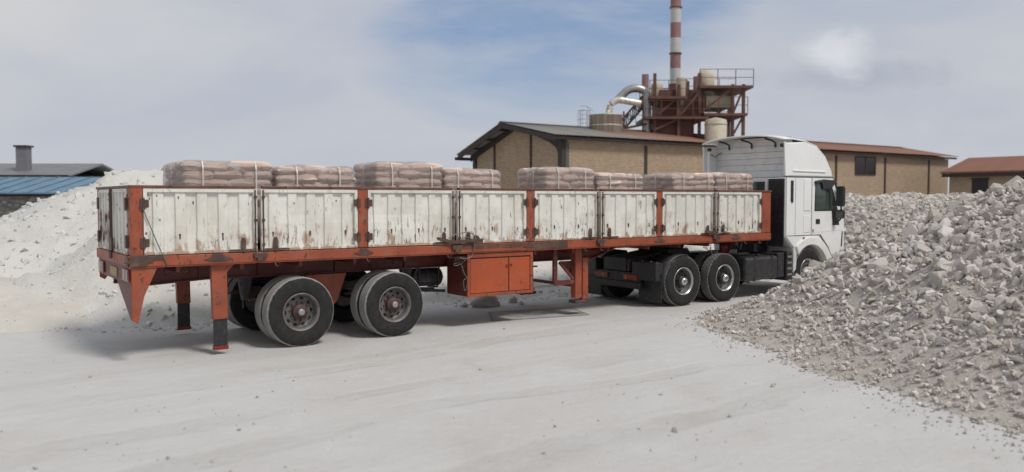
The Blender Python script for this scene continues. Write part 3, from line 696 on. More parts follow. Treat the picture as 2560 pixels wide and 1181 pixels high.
def sheds():
    r = root_xy('blue_roof_shed', -24, 45); tag(r, 'low shed with pale blue metal roof beyond the white mound', 'shed')
    def P(mb, n, m, p=None): return part(mb, n, m, r, 0, p)
    P(MB().box(-46, -21.9, 45.5, 49.5, 0, 2.38), 'stone_wall', 'masonry')
    P(MB().box(-46, -21.8, 45.3, 45.5, 2.38, 2.62), 'eave_shade_strip', 'steel_dark')  # dark strip that stands in for the shade under the eave
    P(MB().prismx([(44.8, 2.60), (49.8, 3.55), (49.8, 3.47), (44.8, 2.52)][::-1], -46.4, -21.5), 'roof', 'roof_blue')
    for i in range(26): P(MB().prismx([(44.79, 2.605), (49.8, 3.557), (49.8, 3.60), (44.79, 2.645)], -46.2 + i * .97, -46.16 + i * .97), 'roof_seam', 'roof_blue')
    P(MB().box(-46.3, -21.5, 49.78, 49.95, 3.44, 3.60), 'ridge_trim', 'steel_dark')
    r2 = root_xy('grey_roof_building', -32, 53); tag(r2, 'grey roofed building with a square flue at the left edge', 'building')
    def Q(mb, n, m, p=None): return part(mb, n, m, r2, 0, p)
    Q(MB().box(-48, -28.0, 53.0, 60, 0, 3.7), 'wall', 'plaster')
    rf = Q(MB().prismx([(52.3, 3.72), (56.5, 4.62), (60.7, 3.72), (60.7, 3.62), (56.5, 4.50), (52.3, 3.62)][::-1], -48.5, -27.5), 'roof', 'roof_grey')
    Q(MB().box(-48.4, -27.6, 52.24, 52.34, 3.52, 3.74), 'gutter', 'steel_dark')
    mb = MB().box(-31.6, -30.95, 53.6, 54.25, 3.9, 5.55); Q(mb, 'flue', 'roof_grey', rf)
    Q(MB().box(-31.7, -30.85, 53.5, 54.35, 5.55, 5.66), 'flue_cap', 'steel_dark', rf)
sheds()

# ------------------------------------------------------------------ plant behind the hall, placed on a plane 54 m away
PD = 54.0
def px(u, v, y=PD):
    k = y / 2097.7; return ((u - 1280) * k, CAM_Z + (496.6 - v) * k)
def plant():
    # stainless tank with ladder cage
    x0, _ = px(1471, 300, 50); x1, _ = px(1554, 300, 50); cx = (x0 + x1) / 2; R = (x1 - x0) / 2; zt = px(0, 292, 50)[1]
    r = root_xy('steel_tank', cx, 50); tag(r, 'stained stainless steel tank with elbow pipe behind the hall roof', 'tank')
    part(MB().lathe([(R, 0), (R, zt), (R + .03, zt + .01), (R + .03, zt + .06), (R - .02, zt + .06), (0.0, zt + .12)], (cx, 50, 0), 48, 'z'), 'shell', 'stainless_streaked', r)
    part(MB().lathe([(R + .012, 0), (R + .02, .02), (R + .02, .06), (R + .012, .08)], (cx, 50, zt - .62), 48, 'z'), 'weld_band', 'stainless_streaked', r)
    pz = px(0, 262, 50)[1]; pts = [(cx + .18, 50, zt), (cx + .22, 50, zt + .35)]
    for k in range(9):
        a = math.pi - k / 8 * math.pi * .55; pts.append((cx + .82 + .6 * math.cos(a), 50, zt + .35 + .6 * math.sin(a)))
    pts.append((cx + 2.1, 50.3, zt + .78)); part(MB().tube(pts, .20, 14), 'elbow_pipe', 'stainless_streaked', r)
    lx = x0 - .32; mb = MB()
    for dx in (-.2, .2): mb.cyl((lx + dx, 49.6, 3.0), (lx + dx, 49.6, zt + .28), .022, 6)
    for k in range(15): mb.cyl((lx - .2, 49.6, 4.2 + k * .25), (lx + .2, 49.6, 4.2 + k * .25), .014, 5)
    part(mb, 'ladder', 'galvanised', r)
    mb = MB()
    for z in (zt - .9, zt - .25, zt + .28): mb.tube([(lx + .36 * math.cos(a), 49.6 - .36 * math.sin(a), z) for a in np.linspace(0, math.pi, 9)], .016, 5)
    for a in np.linspace(0, math.pi, 6): mb.cyl((lx + .36 * math.cos(a), 49.6 - .36 * math.sin(a), zt - 1.2), (lx + .36 * math.cos(a), 49.6 - .36 * math.sin(a), zt + .28), .012, 5)
    mb.tube([(lx + .2, 49.6, zt + .28), (lx + .2, 49.6, zt + .5), (x0 + .3, 49.7, zt + .22)], .016, 5)
    part(mb, 'ladder_cage', 'galvanised', r)
    # vertical duct
    dx, _ = px(1610, 0); r = root_xy('flue_duct', dx, PD - 1); tag(r, 'shiny vertical galvanised duct beside the brown steel tower', 'duct')
    z1 = px(0, 248)[1]; part(MB().cyl((dx, PD - 1, 0), (dx, PD - 1, z1), .25, 20), 'pipe', 'galvanised', r)
    for z in (px(0, 306)[1], px(0, 280)[1]): part(MB().lathe([(.25, 0), (.275, .0), (.275, .06), (.25, .06)], (dx, PD - 1, z), 24, 'z'), 'flange', 'galvanised', r)
    hood = [(dx, PD - 1, z1)] + [(dx - .75 + .75 * math.cos(a), PD - 1, z1 + .5 * math.sin(a)) for a in np.linspace(0.1, math.pi * .8, 9)] + [(dx - 1.9, PD - 1, z1 - .25)]
    part(MB().tube(hood, .26, 14), 'hood', 'galvanised', r)
    # striped stack
    sx, _ = px(1685, 0); r = root_xy('chimney_stack', sx, PD + 4); tag(r, 'tall thin red and white banded chimney stack', 'chimney')
    k = (PD + 4) / PD; sx *= k; r.location.x = sx; OFF[r.name] = (sx, PD + 4, 0)
    zb = CAM_Z + (496.6 - 213) * (PD + 4) / 2097.7; hb = 37.5 * (PD + 4) / 2097.7; rr = .36
    part(MB().cyl((sx, PD + 4, 0), (sx, PD + 4, zb), rr + .06, 24), 'base', 'steel_brown', r)
    for i in range(9): part(MB().cyl((sx, PD + 4, zb + hb * i), (sx, PD + 4, zb + hb * (i + 1)), rr, 24), 'band', 'stack_white' if i % 2 == 0 else 'stack_red', r)
    for i in (2, 5, 8): part(MB().lathe([(rr, 0), (rr + .07, 0), (rr + .07, .08), (rr, .08)], (sx, PD + 4, zb + hb * i - .04), 24, 'z'), 'ring', 'steel_brown', r)
    # brown steel processing tower
    r = root_xy('processing_tower', px(1730, 0)[0], PD); tag(r, 'brown steel process tower with cream vessels and platforms behind the hall', 'tower')
    def X(u): return px(u, 0)[0]
    def Z(v): return px(0, v)[1]
    y0, y1 = PD - 1.6, PD + 1.9
    def B(u0, u1, v0, v1, ya, yb, n, m, bev=0): return part(MB().box(X(u0), X(u1), ya, yb, Z(v1), Z(v0)), n, m, r, bev)
    B(1622, 1722, 302, 345, y0 + .3, y1, 'casing', 'steel_brown'); B(1640, 1748, 232, 300, y0 + .5, y1, 'hopper_casing', 'steel_brown')
    B(1752, 1812, 248, 276, y0 + .4, y1 - .2, 'duct_box', 'cream_paint')
    for u in (1624, 1682, 1732, 1812, 1838):
        for y in (y0, y1): part(MB().box(X(u) - .09, X(u) + .09, y - .09, y + .09, 0, Z(196 if u in (1624, 1732) else 222)), 'column', 'steel_brown', r)
    for u0, u1, v in ((1600, 1752, 300), (1730, 1858, 226), (1610, 1700, 252), (1740, 1845, 292)):
        pl = part(MB().box(X(u0), X(u1), y0 - .35, y1 + .3, Z(v) - .16, Z(v)), 'platform', 'steel_brown', r)
        for y in (y0 - .33, y1 + .28):
            mb = MB()
            for h in (.5, 1.0): mb.box(X(u0), X(u1), y - .02, y + .02, Z(v) + h - .03, Z(v) + h)
            n = max(2, int((X(u1) - X(u0)) / .9))
            for i in range(n + 1): xx = X(u0) + (X(u1) - X(u0)) * i / n; mb.box(xx - .02, xx + .02, y - .022, y + .022, Z(v), Z(v) + 1.0)
            part(mb, 'railing', 'steel_brown', r, 0, pl)
    for (ua, va, ub, vb) in ((1624, 300, 1682, 252), (1682, 300, 1732, 240), (1732, 292, 1812, 230), (1812, 292, 1838, 228), (1812, 345, 1838, 296), (1622, 332, 1680, 306)):
        part(MB().beam((X(ua), y0 - .1, Z(va)), (X(ub), y0 - .1, Z(vb)), .09, .12), 'brace', 'steel_brown', r)
    # cream vessels
    part(MB().lathe([(0.03, Z(176)), (.28, Z(178)), (.48, Z(186)), (.56, Z(196)), (.56, Z(232)), (.2, Z(262))], (X(1760), PD, 0), 28, 'z'), 'dome_vessel', 'cream_paint', r)
    part(MB().lathe([(0.03, Z(212)), (.3, Z(214)), (.38, Z(220)), (.38, Z(250)), (.1, Z(275))], (X(1636), PD - .6, 0), 24, 'z'), 'cyclone', 'cream_paint', r)
    part(MB().lathe([(.3, Z(205)), (.3, Z(250)), (.1, Z(270))], (X(1690), PD - 1.2, 0), 24, 'z'), 'cyclone', 'cream_paint', r)
    part(MB().cyl((X(1606), PD - .8, Z(262)), (X(1606), PD - .8, Z(194)), .22, 16), 'riser_pipe', 'stack_red', r)
    part(MB().cyl((X(1733), PD - .9, Z(240)), (X(1733), PD - .9, Z(200)), .28, 16), 'riser_pipe', 'stack_red', r)
    # cream silo low behind the roof
    sx2 = X(1764); r = root_xy('cream_silo', sx2, PD - 2.4); tag(r, 'plain cream silo showing low above the rusty hall roof', 'silo')
    part(MB().lathe([(.66, 0), (.66, Z(312)), (.62, Z(310)), (.02, Z(304))], (sx2, PD - 2.4, 0), 32, 'z'), 'shell', 'cream_paint', r)
    part(MB().lathe([(.66, 0), (.69, 0), (.69, .06), (.66, .06)], (sx2, PD - 2.4, Z(322)), 32, 'z'), 'hoop', 'cream_paint', r)
    # inclined lattice conveyor
    r = root_xy('lattice_conveyor', X(1575), PD - .5); tag(r, 'dark lattice conveyor gallery between the tank and the duct', 'conveyor')
    a = (X(1546), Z(338)); b = (X(1612), Z(262)); n = 7
    for y in (PD - .9, PD - .1):
        for off in (0, .75): part(MB().beam((a[0], y, a[1] + off), (b[0], y, b[1] + off), .07, .09), 'chord', 'steel_dark', r)
        for i in range(n):
            f0, f1 = i / n, (i + 1) / n; p = lambda f, o: (a[0] + (b[0] - a[0]) * f, y, a[1] + (b[1] - a[1]) * f + o)
            part(MB().beam(p(f0, 0 if i % 2 else .75), p(f1, .75 if i % 2 else 0), .045, .045), 'lattice_bar', 'steel_dark', r)
            part(MB().beam(p(f0, 0), p(f0, .75), .045, .045), 'lattice_bar', 'steel_dark', r)
    part(MB().box(X(1553) - .05, X(1553) + .05, PD - 1.0, PD - .9, 0, Z(284)), 'post', 'steel_brown', r)
    part(MB().box(X(1600) - .05, X(1600) + .05, PD - 1.0, PD - .9, 0, Z(270)), 'post', 'steel_brown', r)
    part(MB().beam((X(1556), PD - 1.2, Z(326)), (X(1672), PD - 1.2, Z(302)), .08, .14), 'tie_beam', 'steel_brown', r)
plant()

# ------------------------------------------------------------------ wheels
def tyre_mb(R, w, drive):
    b = R - (.018 if drive else 0)
    pr = [(.285, .03), (.30, .012), (.345, .0), (.42, -.008), (.48, .0), (b - .022, .014), (b - .006, .030), (b, .044)]
    if not drive:
        y = .044; n = 4; gw = .010; bw = (w - .088 - n * gw) / (n + 1)
        for i in range(n):
            y += bw; pr += [(b, y), (b - .012, y + .001), (b - .012, y + gw - .001), (b, y + gw)]; y += gw
    pr += [(b, w - .044), (b - .006, w - .030), (b - .022, w - .014), (.48, w), (.42, w + .008), (.345, w), (.30, w - .012), (.285, w - .03)]
    m = MB().lathe(pr, (0, 0, 0), 56)
    if drive:
        rows = 4; bw = (w - .06) / rows; nb = 40
        for j in range(rows):
            for k in range(nb):
                a = 2 * math.pi * (k + .5 * (j % 2)) / nb; da = math.pi / nb * .80; y0 = .03 + j * bw + .008; y1 = .03 + (j + 1) * bw - .008
                vs = []
                for rr in (b - .01, R):
                    for aa, yy in ((a - da, y0), (a + da, y0), (a + da, y1), (a - da, y1)): vs.append((rr * math.cos(aa), yy, rr * math.sin(aa)))
                m.add(vs, [(4, 5, 6, 7), (0, 1, 5, 4), (1, 2, 6, 5), (2, 3, 7, 6), (3, 0, 4, 7)])
    return m
def rim_mb(dish):
    d = .145 if dish else .05
    return MB().lathe([(.292, .035), (.298, .010), (.290, .0), (.280, .004), (.272, .018), (.262, .024), (.255, .045), (.252, d - .02), (.243, d - .004)], (0, 0, 0), 48)
def disc_mb(dish):
    d = .145 if dish else .05
    return MB().lathe([(.2435, d - .006), (.238, d + .002), (.225, d + .012), (.185, d - .004), (.165, d - .008), (.10, d - .008), (.02, d - .008)], (0, 0, 0), 48)
def hole_mb():
    return MB().add([(.033 * math.cos(q), 0, .020 * math.sin(q)) for q in np.linspace(0, 2 * math.pi, 12, endpoint=False)], [tuple(range(12))])
def nut_mb(): return MB().cyl((0, 0, 0), (0, -.037, 0), .015, 6)
WM = {}
def wheel_meshes():
    for nm, mb in (('tyre_worn', tyre_mb(.54, .28, False)), ('tyre_block', tyre_mb(.54, .28, True)), ('rim', rim_mb(True)), ('rim_front', rim_mb(False)), ('disc', disc_mb(True)), ('disc_front', disc_mb(False)), ('hole', hole_mb()), ('nut', nut_mb()),
                   ('hub_t', MB().lathe([(.118, .14), (.118, .07), (.105, .055), (.07, .05), (.062, .02), (.05, .016)], n=28)), ('cap_t', MB().lathe([(.052, .02), (.052, -.002), (.04, -.010), (.001, -.010)], n=20)),
                   ('hub_d', MB().lathe([(.112, .14), (.112, .05), (.10, .03), (.085, .02)], n=28)), ('cap_d', MB().lathe([(.088, .03), (.086, -.01), (.075, -.035), (.05, -.052), (.001, -.058)], n=28))):
        me = mb.mesh(nm); bm = bmesh.new(); bm.from_mesh(me); bmesh.ops.recalc_face_normals(bm, faces=bm.faces); bm.to_mesh(me); bm.free(); WM[nm] = me
    # orient open profiles outwards
wheel_meshes()
def put(name, me, mat, parent):
    key = me.name + mat
    if key not in WM: c = me.copy(); c.materials.clear(); c.materials.append(MATS[mat]); WM[key] = c
    o = bpy.data.objects.new(name, WM[key]); COL.objects.link(o); o.parent = parent; return o
def wheel(root, s, t, z, kind, far=False, spin=0.0, outer=True):
    s0, t0, z0 = OFF[root.name]
    tm, tt = ('tyre_worn', 'tyre_dusty') if kind != 'drive' else ('tyre_block', 'tyre_drive')
    w = put('wheel', WM[tm], tt, root); w.location = (s - s0, t - t0, z - z0 - .008); w.rotation_euler = (0, spin, math.pi if far else 0)
    put('rim', WM['rim' if kind != 'front' else 'rim_front'], 'rim_steel' if kind == 'trailer' else 'rim_bright', w)
    put('rim_disc', WM['disc' if kind != 'front' else 'disc_front'], 'rim_steel' if kind == 'trailer' else 'rim_dark', w)
    if outer:
        d = .145 if kind != 'front' else .05
        for k in range(10):
            if kind != 'front':
                a = 2 * math.pi * (k + .3) / 10; o = put('vent_hole', WM['hole'], 'hole_black', w); o.location = (.207 * math.cos(a), d - .003, .207 * math.sin(a)); o.rotation_euler = (0, math.pi / 2 - a, 0)
            a = 2 * math.pi * k / 10; o = put('wheel_nut', WM['nut'], 'hub_rust', w); o.location = (.143 * math.cos(a), d - .008, .143 * math.sin(a))
        put('hub', WM['hub_t' if kind == 'trailer' else 'hub_d'], 'hub_rust' if kind == 'trailer' else 'black_iron', w)
        put('hub_cap', WM['cap_t' if kind == 'trailer' else 'cap_d'], 'hub_cap_grey' if kind == 'trailer' else 'chrome', w)
    return w

# ------------------------------------------------------------------ trailer
PAN = [(.165, 1.735), (1.795, 3.345), (3.525, 5.135), (5.205, 6.665), (6.855, 8.395), (8.465, 9.955), (10.135, 11.705), (11.775, 13.275)]
POST = [(0.0, .16), (3.35, 3.52), (6.67, 6.85), (9.96, 10.13), (13.28, 13.62)]
GAPS = [1.765, 5.17, 8.43, 11.74]
ZB, ZT = 1.495, 2.415
def rib_sheet(u0, u1, z0, z1, pitch=.272, depth=.029):
    """(u, depth) outline of the trapezoid ribbed sheet"""
    n = max(2, round((u1 - u0) / pitch)); p = (u1 - u0) / n; pr = []
    for i in range(n):
        a = u0 + i * p; pr += [(a, depth), (a + p * .24, depth), (a + p * .29, 0), (a + p * .74, 0), (a + p * .79, depth)]
    pr.append((u1, depth)); return pr
def side_panel(root, a, b, near, latch_at):
    tn = 0.0 if near else 2.5; sg = 1 if near else -1
    mb = MB(); pr = rib_sheet(a + .045, b - .045, ZB, ZT); vs = []
    zs = np.linspace(ZB + .04, ZT - .045, 8); nz = len(zs)
    for u, d in pr:
        for j, z in enumerate(zs):
            w_ = math.sin(math.pi * j / (nz - 1)); q = Vector((u * 2.6, tn * 3, z * 3.2))
            vs.append((u + .006 * w_ * mnoise.noise(q * 1.7), tn + sg * (.006 + d + .026 * w_ * mnoise.noise(q)), z))
    mb.add(vs, [(nz * i + j, nz * (i + 1) + j, nz * (i + 1) + j + 1, nz * i + j + 1) for i in range(len(pr) - 1) for j in range(nz - 1)])
    # top and bottom returns close the ribs
    p = part(mb, 'side_panel', 'chipped_white_paint', root)
    so = p.modifiers.new('thick', 'SOLIDIFY'); so.thickness = .004; so.offset = 0
    f = MB(); y0, y1 = sorted((tn - sg * .018, tn + sg * .045))
    f.box(a, a + .05, y0, y1, ZB, ZT); f.box(b - .05, b, y0, y1, ZB, ZT)
    f.box(a + .05, b - .05, y0 + .001, y1 - .001, ZT - .052, ZT); f.box(a + .05, b - .05, y0 + .001, y1 - .001, ZB, ZB + .046)
    part(f, 'panel_frame', 'chipped_white_paint', root, .005, p)
    hinge_end = a if latch_at == b else b; hs = .0
    if near:
        for z in (1.66, 2.20):
            h = MB(); c = hinge_end; h.cyl((c, tn - .032, z - .085), (c, tn - .032, z + .085), .016, 8)
            h.box(c - (.07 if c == b else -.0), c + (.0 if c == b else .07), tn - .030, tn - .019, z - .05, z + .06)
            part(h, 'hinge', 'rust_iron', root, 0, p)
        e = latch_at; d = 1 if e == a else -1
        k = MB(); k.cyl((e + d * .03, tn - .030, ZB - .09), (e + d * .03, tn - .030, ZT - .01), .011, 8)
        for z in (ZB + .10, ZB + .46, ZT - .12): k.box(e + d * .03 - .02, e + d * .03 + .02, tn - .045, tn - .019, z - .02, z + .02)
        part(k, 'lock_rod', 'rust_iron', root, 0, p)
        k = MB(); x = e + d * .21; k.prism([(x - .034, ZB + .01), (x + .034, ZB + .01), (x + .036, ZB + .16), (x + .022, ZB + .205), (x - .018, ZB + .21), (x - .034, ZB + .17)], tn - .034, tn - .019)
        k.box(min(e + d * .05, e + d * .42), max(e + d * .05, e + d * .42), tn - .046, tn - .030, ZB + .012, ZB + .042)
        k.cyl((x, tn - .06, ZB + .03), (x, tn - .02, ZB + .03), .024, 8)
        part(k, 'latch', 'rust_iron', root, 0, p)
        # lashing eyes punched in the ribs
        n = len(pr) // 5
        for i in range(n):
            if (i + int(a * 3)) % 2 == 0: continue
            ey = MB(); u = pr[5 * i + 2][0] + .05; ey.cyl((u, tn - .006, ZB + .27), (u, tn + .004, ZB + .27), .016, 8); ey.box(u - .007, u + .009, tn - .010, tn + .002, ZB + .215, ZB + .265)
            part(ey, 'lashing_eye', 'rust_iron', root, 0, p)
    return p
def trailer():
    r = root_st('flatbed_trailer', 4.0, 1.25); tag(r, 'orange flatbed semi trailer with chipped white dropside panels', 'trailer')
    P = lambda mb, n, m, bev=0, par=None: part(mb, n, m, r, bev, par)
    for near in (True, False):
        for i, (a, b) in enumerate(PAN): side_panel(r, a, b, near, b if i % 2 == 0 else a)
        tn = 0.0 if near else 2.5; sg = 1 if near else -1
        for i, (a, b) in enumerate(POST):
            y0, y1 = sorted((tn - sg * .012, tn + sg * .10)); m = MB()
            if i == 0: y0, y1 = sorted((tn - sg * .022, tn + sg * .16)); a = -.01
            m.box(a + .004, b - .004, y0, y1, ZB - .002, ZT + .03); po = P(m, 'post' if 0 < i < 4 else 'corner_post', 'orange_paint', .008)
            if near and i in (0, 1, 2, 3):
                for z in (1.66, 2.20):
                    for x in ((a, a + .045), (b - .045, b)):
                        if i == 0 and x[0] == a: continue
                        P(MB().box(x[0], x[1], y0 - .014, y0 - .001, z - .075 + random.uniform(-.02, .02), z + .075), 'hinge_plate', 'rust_iron', .004, po)
        # top rail: two lengths per bay, with the opening at the lock
        tops = [(-.02, 1.70), (1.82, 5.10), (5.24, 8.37), (8.49, 11.68), (11.80, 13.63)]
        for a, b in tops:
            y0, y1 = sorted((tn - sg * .026, tn + sg * .075)); P(MB().box(a, b, y0, y1, ZT + .004, ZT + .044), 'top_rail', 'top_rail_rust', .006)
        y0, y1 = sorted((tn - sg * .030, tn + sg * .09)); sr = P(MB().box(-.02, 13.62, y0, y1, 1.34, ZB - .012), 'side_rail', 'orange_paint', .008)
        P(MB().box(-.01, 13.61, y0 + .012, y1, 1.322, 1.338), 'rail_flange', 'orange_paint', 0, sr)
        if near:
            for i, x in enumerate((.08, 1.15, 3.435, 6.76, 10.045, 12.4)):      # welded stake plates
                w = (.20, .20, .17, .19, .17, .16)[i]; k = MB(); yf = y0 - .014
                k.prism([(x - w, 1.405), (x - w * .45, 1.378), (x + w * .5, 1.375), (x + w, 1.40), (x + w * .92, 1.425), (x + w * .42, 1.445), (x + w * .36, 1.482), (x - w * .36, 1.482), (x - w * .42, 1.44)], yf, y0 - .001)
                P(k, 'stake_plate', 'rust_iron', .004, sr)
            P(MB().box(6.86, 7.62, y0 - .006, y0 - .001, 1.352, 1.478), 'repair_plate', 'rust_iron', 0, sr)
            P(MB().box(5.30, 6.66, y0 - .005, y0 - .001, 1.40, 1.475), 'repair_plate', 'top_rail_rust', 0, sr)
            P(MB().box(-.022, .20, y0 - .016, y0 - .001, 1.345, 1.50), 'corner_plate', 'rust_iron', .004, sr); P(MB().box(.20, .42, y0 - .012, y0 - .001, 1.425, 1.485), 'corner_strap', 'rust_iron', .004, sr)
            for g in GAPS:
                k = MB(); k.box(g - .10, g + .10, y0 - .045, y0 - .001, 1.40, 1.475); k.box(g - .05, g + .03, y0 - .05, y0 - .004, 1.352, 1.402); P(k, 'lock_keeper', 'rust_iron', .005, sr)
            for x in (2.0, 3.5, 5.0, 8.05, 8.45, 12.7, 13.2):     # rope hooks under the rail
                P(MB().tube([(x, y0 + .02, 1.335), (x, y0 + .005, 1.29), (x + .02, y0 - .02, 1.262), (x + .045, y0 - .03, 1.275), (x + .05, y0 - .03, 1.30)], .010, 6), 'rope_hook', 'rust_iron', 0, sr)
    # floor planks
    for k in range(10): P(MB().box(.02, 13.58, .10 + k * .23, .10 + k * .23 + .224, ZB - .045, ZB + .004 * (k % 2)), 'floor_plank', 'pallet_wood')
    # headboard and tailgate
    hb = P(MB().box(13.56, 13.60, .11, 2.39, ZB + .01, ZT + .02), 'headboard', 'orange_paint')
    mbd = MB(); 
    for t in (.5, 1.0, 1.5, 2.0): mbd.box(13.601, 13.63, t, t + .08, ZB + .02, ZT)
    P(mbd, 'headboard_rib', 'orange_paint', 0, hb)
    for a, b in ((.165, 1.235), (1.265, 2.335)):
        mb = MB(); pr = rib_sheet(a + .045, b - .045, ZB, ZT); vs = []
        for u, d in pr:
            for z in (ZB + .04, ZT - .045): vs.append((.004 + d, u, z))
        mb.add(vs, [(2 * i, 2 * i + 1, 2 * i + 3, 2 * i + 2) for i in range(len(pr) - 1)]); tg = P(mb, 'tailgate', 'chipped_white_paint')
        so = tg.modifiers.new('thick', 'SOLIDIFY'); so.thickness = .004; so.offset = 0
        f = MB(); f.box(-.018, .045, a, a + .05, ZB, ZT); f.box(-.018, .045, b - .05, b, ZB, ZT); f.box(-.017, .044, a + .05, b - .05, ZT - .05, ZT); f.box(-.017, .044, a + .05, b - .05, ZB, ZB + .045)
        P(f, 'gate_frame', 'chipped_white_paint', .005, tg)
        e = 1.20 if a < 1 else 1.30; k = MB().cyl((-.03, e, ZB - .1), (-.03, e, ZT), .012, 8); k.box(-.05, -.019, e - .05, e + .05, ZB + .02, ZB + .20); k.box(-.06, -.02, e - .03, e + .03, ZB - .10, ZB - .0); P(k, 'lock_rod', 'rust_iron', 0, tg)
        for z in (1.68, 2.2):
            hx = .17 if a < 1 else 2.33; P(MB().box(-.04, -.019, hx - .05, hx + .05, z - .09, z + .09), 'hinge', 'rust_iron', .004, tg)
    P(MB().box(-.025, .07, -.02, 2.52, ZT + .006, ZT + .042), 'gate_top_rail', 'top_rail_rust', .006)
    # pile of rusty streaked plate on the far gate leaf
    # rear sill and lamps
    sl = P(MB().box(-.035, .09, .002, 2.498, 1.34, ZB - .008), 'rear_sill', 'orange_paint', .008)
    P(MB().box(-.048, -.036, .0, .17, 1.338, 1.492), 'corner_plate', 'rust_iron', .003, sl)
    lb = P(MB().box(-.005, .06, .02, 2.48, 1.09, 1.338), 'lamp_board', 'dark_red_paint')
    for t in (.06, 1.95):
        la = P(MB().box(-.035, -.006, t, t + .42, 1.13, 1.30), 'tail_lamp', 'lamp_red', .01, lb); 
    for t in (.09, .19, .29, 1.98, 2.08, 2.18): P(MB().box(-.041, -.036, t, t + .05, 1.145, 1.285), 'lens_bar', 'lamp_clear', 0, lb)
    P(MB().box(-.02, -.006, .95, 1.45, 1.14, 1.27), 'number_plate', 'plate_yellow', 0, lb)
    # rear corner gussets
    for tn, zl in ((0.0, 0.0), (2.47, .42)):
        P(MB().prism([(-.0, 1.32), (-.0, .60 + zl), (.075, .555 + zl), (.16, .93 + zl * .4), (.335, 1.32)], tn, tn + .03), 'corner_gusset', 'orange_paint', .004)
    P(MB().prismx([(.031, 1.085), (.031, .60), (.10, .60), (1.05, 1.085)][::-1], -.001, .025), 'rear_gusset', 'dark_red_paint', .004)
    # chassis beams with the swan neck
    for t0, t1 in ((.78, .92), (1.58, 1.72)):
        poly = [(.06, .99), (1.2, 1.05), (8.95, 1.05), (9.55, 1.245), (13.5, 1.245), (13.5, 1.318), (.06, 1.318)]; tm = (t0 + t1) / 2
        bmn = P(MB().prism(poly, tm - .012, tm + .012), 'chassis_beam', 'dark_red_paint')
        fl = MB()
        for (x0, z0), (x1, z1) in zip(poly[:4], poly[1:5]): fl.beam((x0, tm, z0), (x1, tm, z1), t1 - t0, .022)
        P(fl, 'beam_flange', 'dark_red_paint', 0, bmn)
        st = MB()
        for x in (1.1, 2.0, 3.3, 4.6, 5.9, 7.1, 8.0): st.box(x, x + .014, t0 + .01, t1 - .01, 1.065, 1.316)
        P(st, 'beam_stiffener', 'dark_red_paint', 0, bmn)
    for x in (.6, 1.5, 2.4, 3.3, 4.2, 5.1, 6.0, 6.9, 7.8, 8.7, 9.8, 10.7, 11.6, 12.5, 13.3):
        for a, b in ((.062, .775), (.925, 1.575), (1.725, 2.438)): P(MB().prism([(x, 1.24), (x + .05, 1.24), (x + .05, 1.318), (x, 1.318)], a, b), 'cross_member', 'dark_red_paint')
    # painted scrawl on the rear of the chassis beam
    tx = .832; sc = MB()
    def stroke(pts): sc.tube([(s, tx, z) for s, z in pts], .007, 4)
    stroke([(.62, 1.12), (.62, 1.25), (.90, 1.262), (.91, 1.205), (.99, 1.20)]); stroke([(.62, 1.185), (.72, 1.185), (.76, 1.15), (.80, 1.19), (.83, 1.16), (.87, 1.20), (.91, 1.165), (.95, 1.19)])
    stroke([(.67, 1.24), (.69, 1.19)]); stroke([(.73, 1.21), (.72, 1.15)]); stroke([(.77, 1.135), (.80, 1.135)])
    P(sc, 'painted_scrawl', 'chalk_paint')
    # leg plates with rubber flaps behind the rear axle
    for tn, s0 in ((.06, 1.10), (2.30, 1.14)):
        k = MB(); k.prism([(s0, .52), (s0 + .215, .52), (s0 + .205, 1.20), (s0 + .32, 1.32), (s0 - .02, 1.32)], tn, tn + .10); lp = P(k, 'flap_bracket', 'orange_paint', .006)
        P(MB().box(s0 + .01, s0 + .205, tn + .02, tn + .06, .13, .518), 'rubber_flap', 'black_plastic', 0, lp); P(MB().box(s0 + .0, s0 + .215, tn + .01, tn + .07, .07, .128), 'flap_weight', 'lamp_red', 0, lp)
    P(MB().cyl((1.62, .35, 1.0), (1.62, .35, .62), .008, 5), 'brake_wire', 'black_iron')
    # axles, hangers and leaf springs
    for s in (2.41, 4.01):
        P(MB().cyl((s, .30, .54), (s, 2.20, .54), .075, 14), 'axle', 'black_iron')
        for t in (.62, 1.82):
            k = MB()
            for i in range(6): L = .62 - i * .08; k.beam((s - L, t, .70 + i * .02), (s, t, .66 + i * .02), .09, .018); k.beam((s, t, .66 + i * .02), (s + L, t, .70 + i * .02), .09, .018)
            P(k, 'leaf_spring', 'rust_iron')
        for t0 in (.10, .44, 1.79, 2.13):
            outer = t0 in (.10, 2.13)
            if t0 < 1: wheel(r, s, (.0 if outer else .34), .54, 'trailer', False, random.uniform(0, 6), outer)
            else: wheel(r, s, (2.5 if outer else 2.16), .54, 'trailer', True, random.uniform(0, 6), outer)
        P(MB().cyl((s - .02, .62, .54), (s + .02, .62, .54), .0, 3) if False else MB().cyl((s, .64, .54), (s, .74, .54), .21, 20), 'brake_drum', 'black_iron')
    for t0 in (.60, 1.80):
        P(MB().prism([(2.72, 1.045), (3.42, 1.045), (3.26, .60), (3.18, .52), (3.02, .52), (2.95, .60)], t0, t0 + .13), 'spring_hanger', 'orange_paint', .008)
        P(MB().prism([(1.70, 1.045), (1.92, 1.045), (1.86, .68), (1.76, .68)], t0 + .2, t0 + .30), 'spring_hanger', 'black_iron', .008)
        P(MB().prism([(4.54, 1.045), (4.76, 1.045), (4.70, .70), (4.60, .70)], t0 + .2, t0 + .30), 'spring_hanger', 'black_iron', .008)
    # air tank in its cradle
    am = MB().lathe([(.001, 0), (.10, .012), (.155, .05), (.165, .09), (.165, .58), (.155, .62), (.10, .66), (.001, .67)], (0, 0, 0), 24)
    am.v = [(4.80 + y_, 1.02 + x_, .85 + z_) for x_, y_, z_ in am.v]; P(am, 'air_tank', 'tank_dark')
    k = MB()
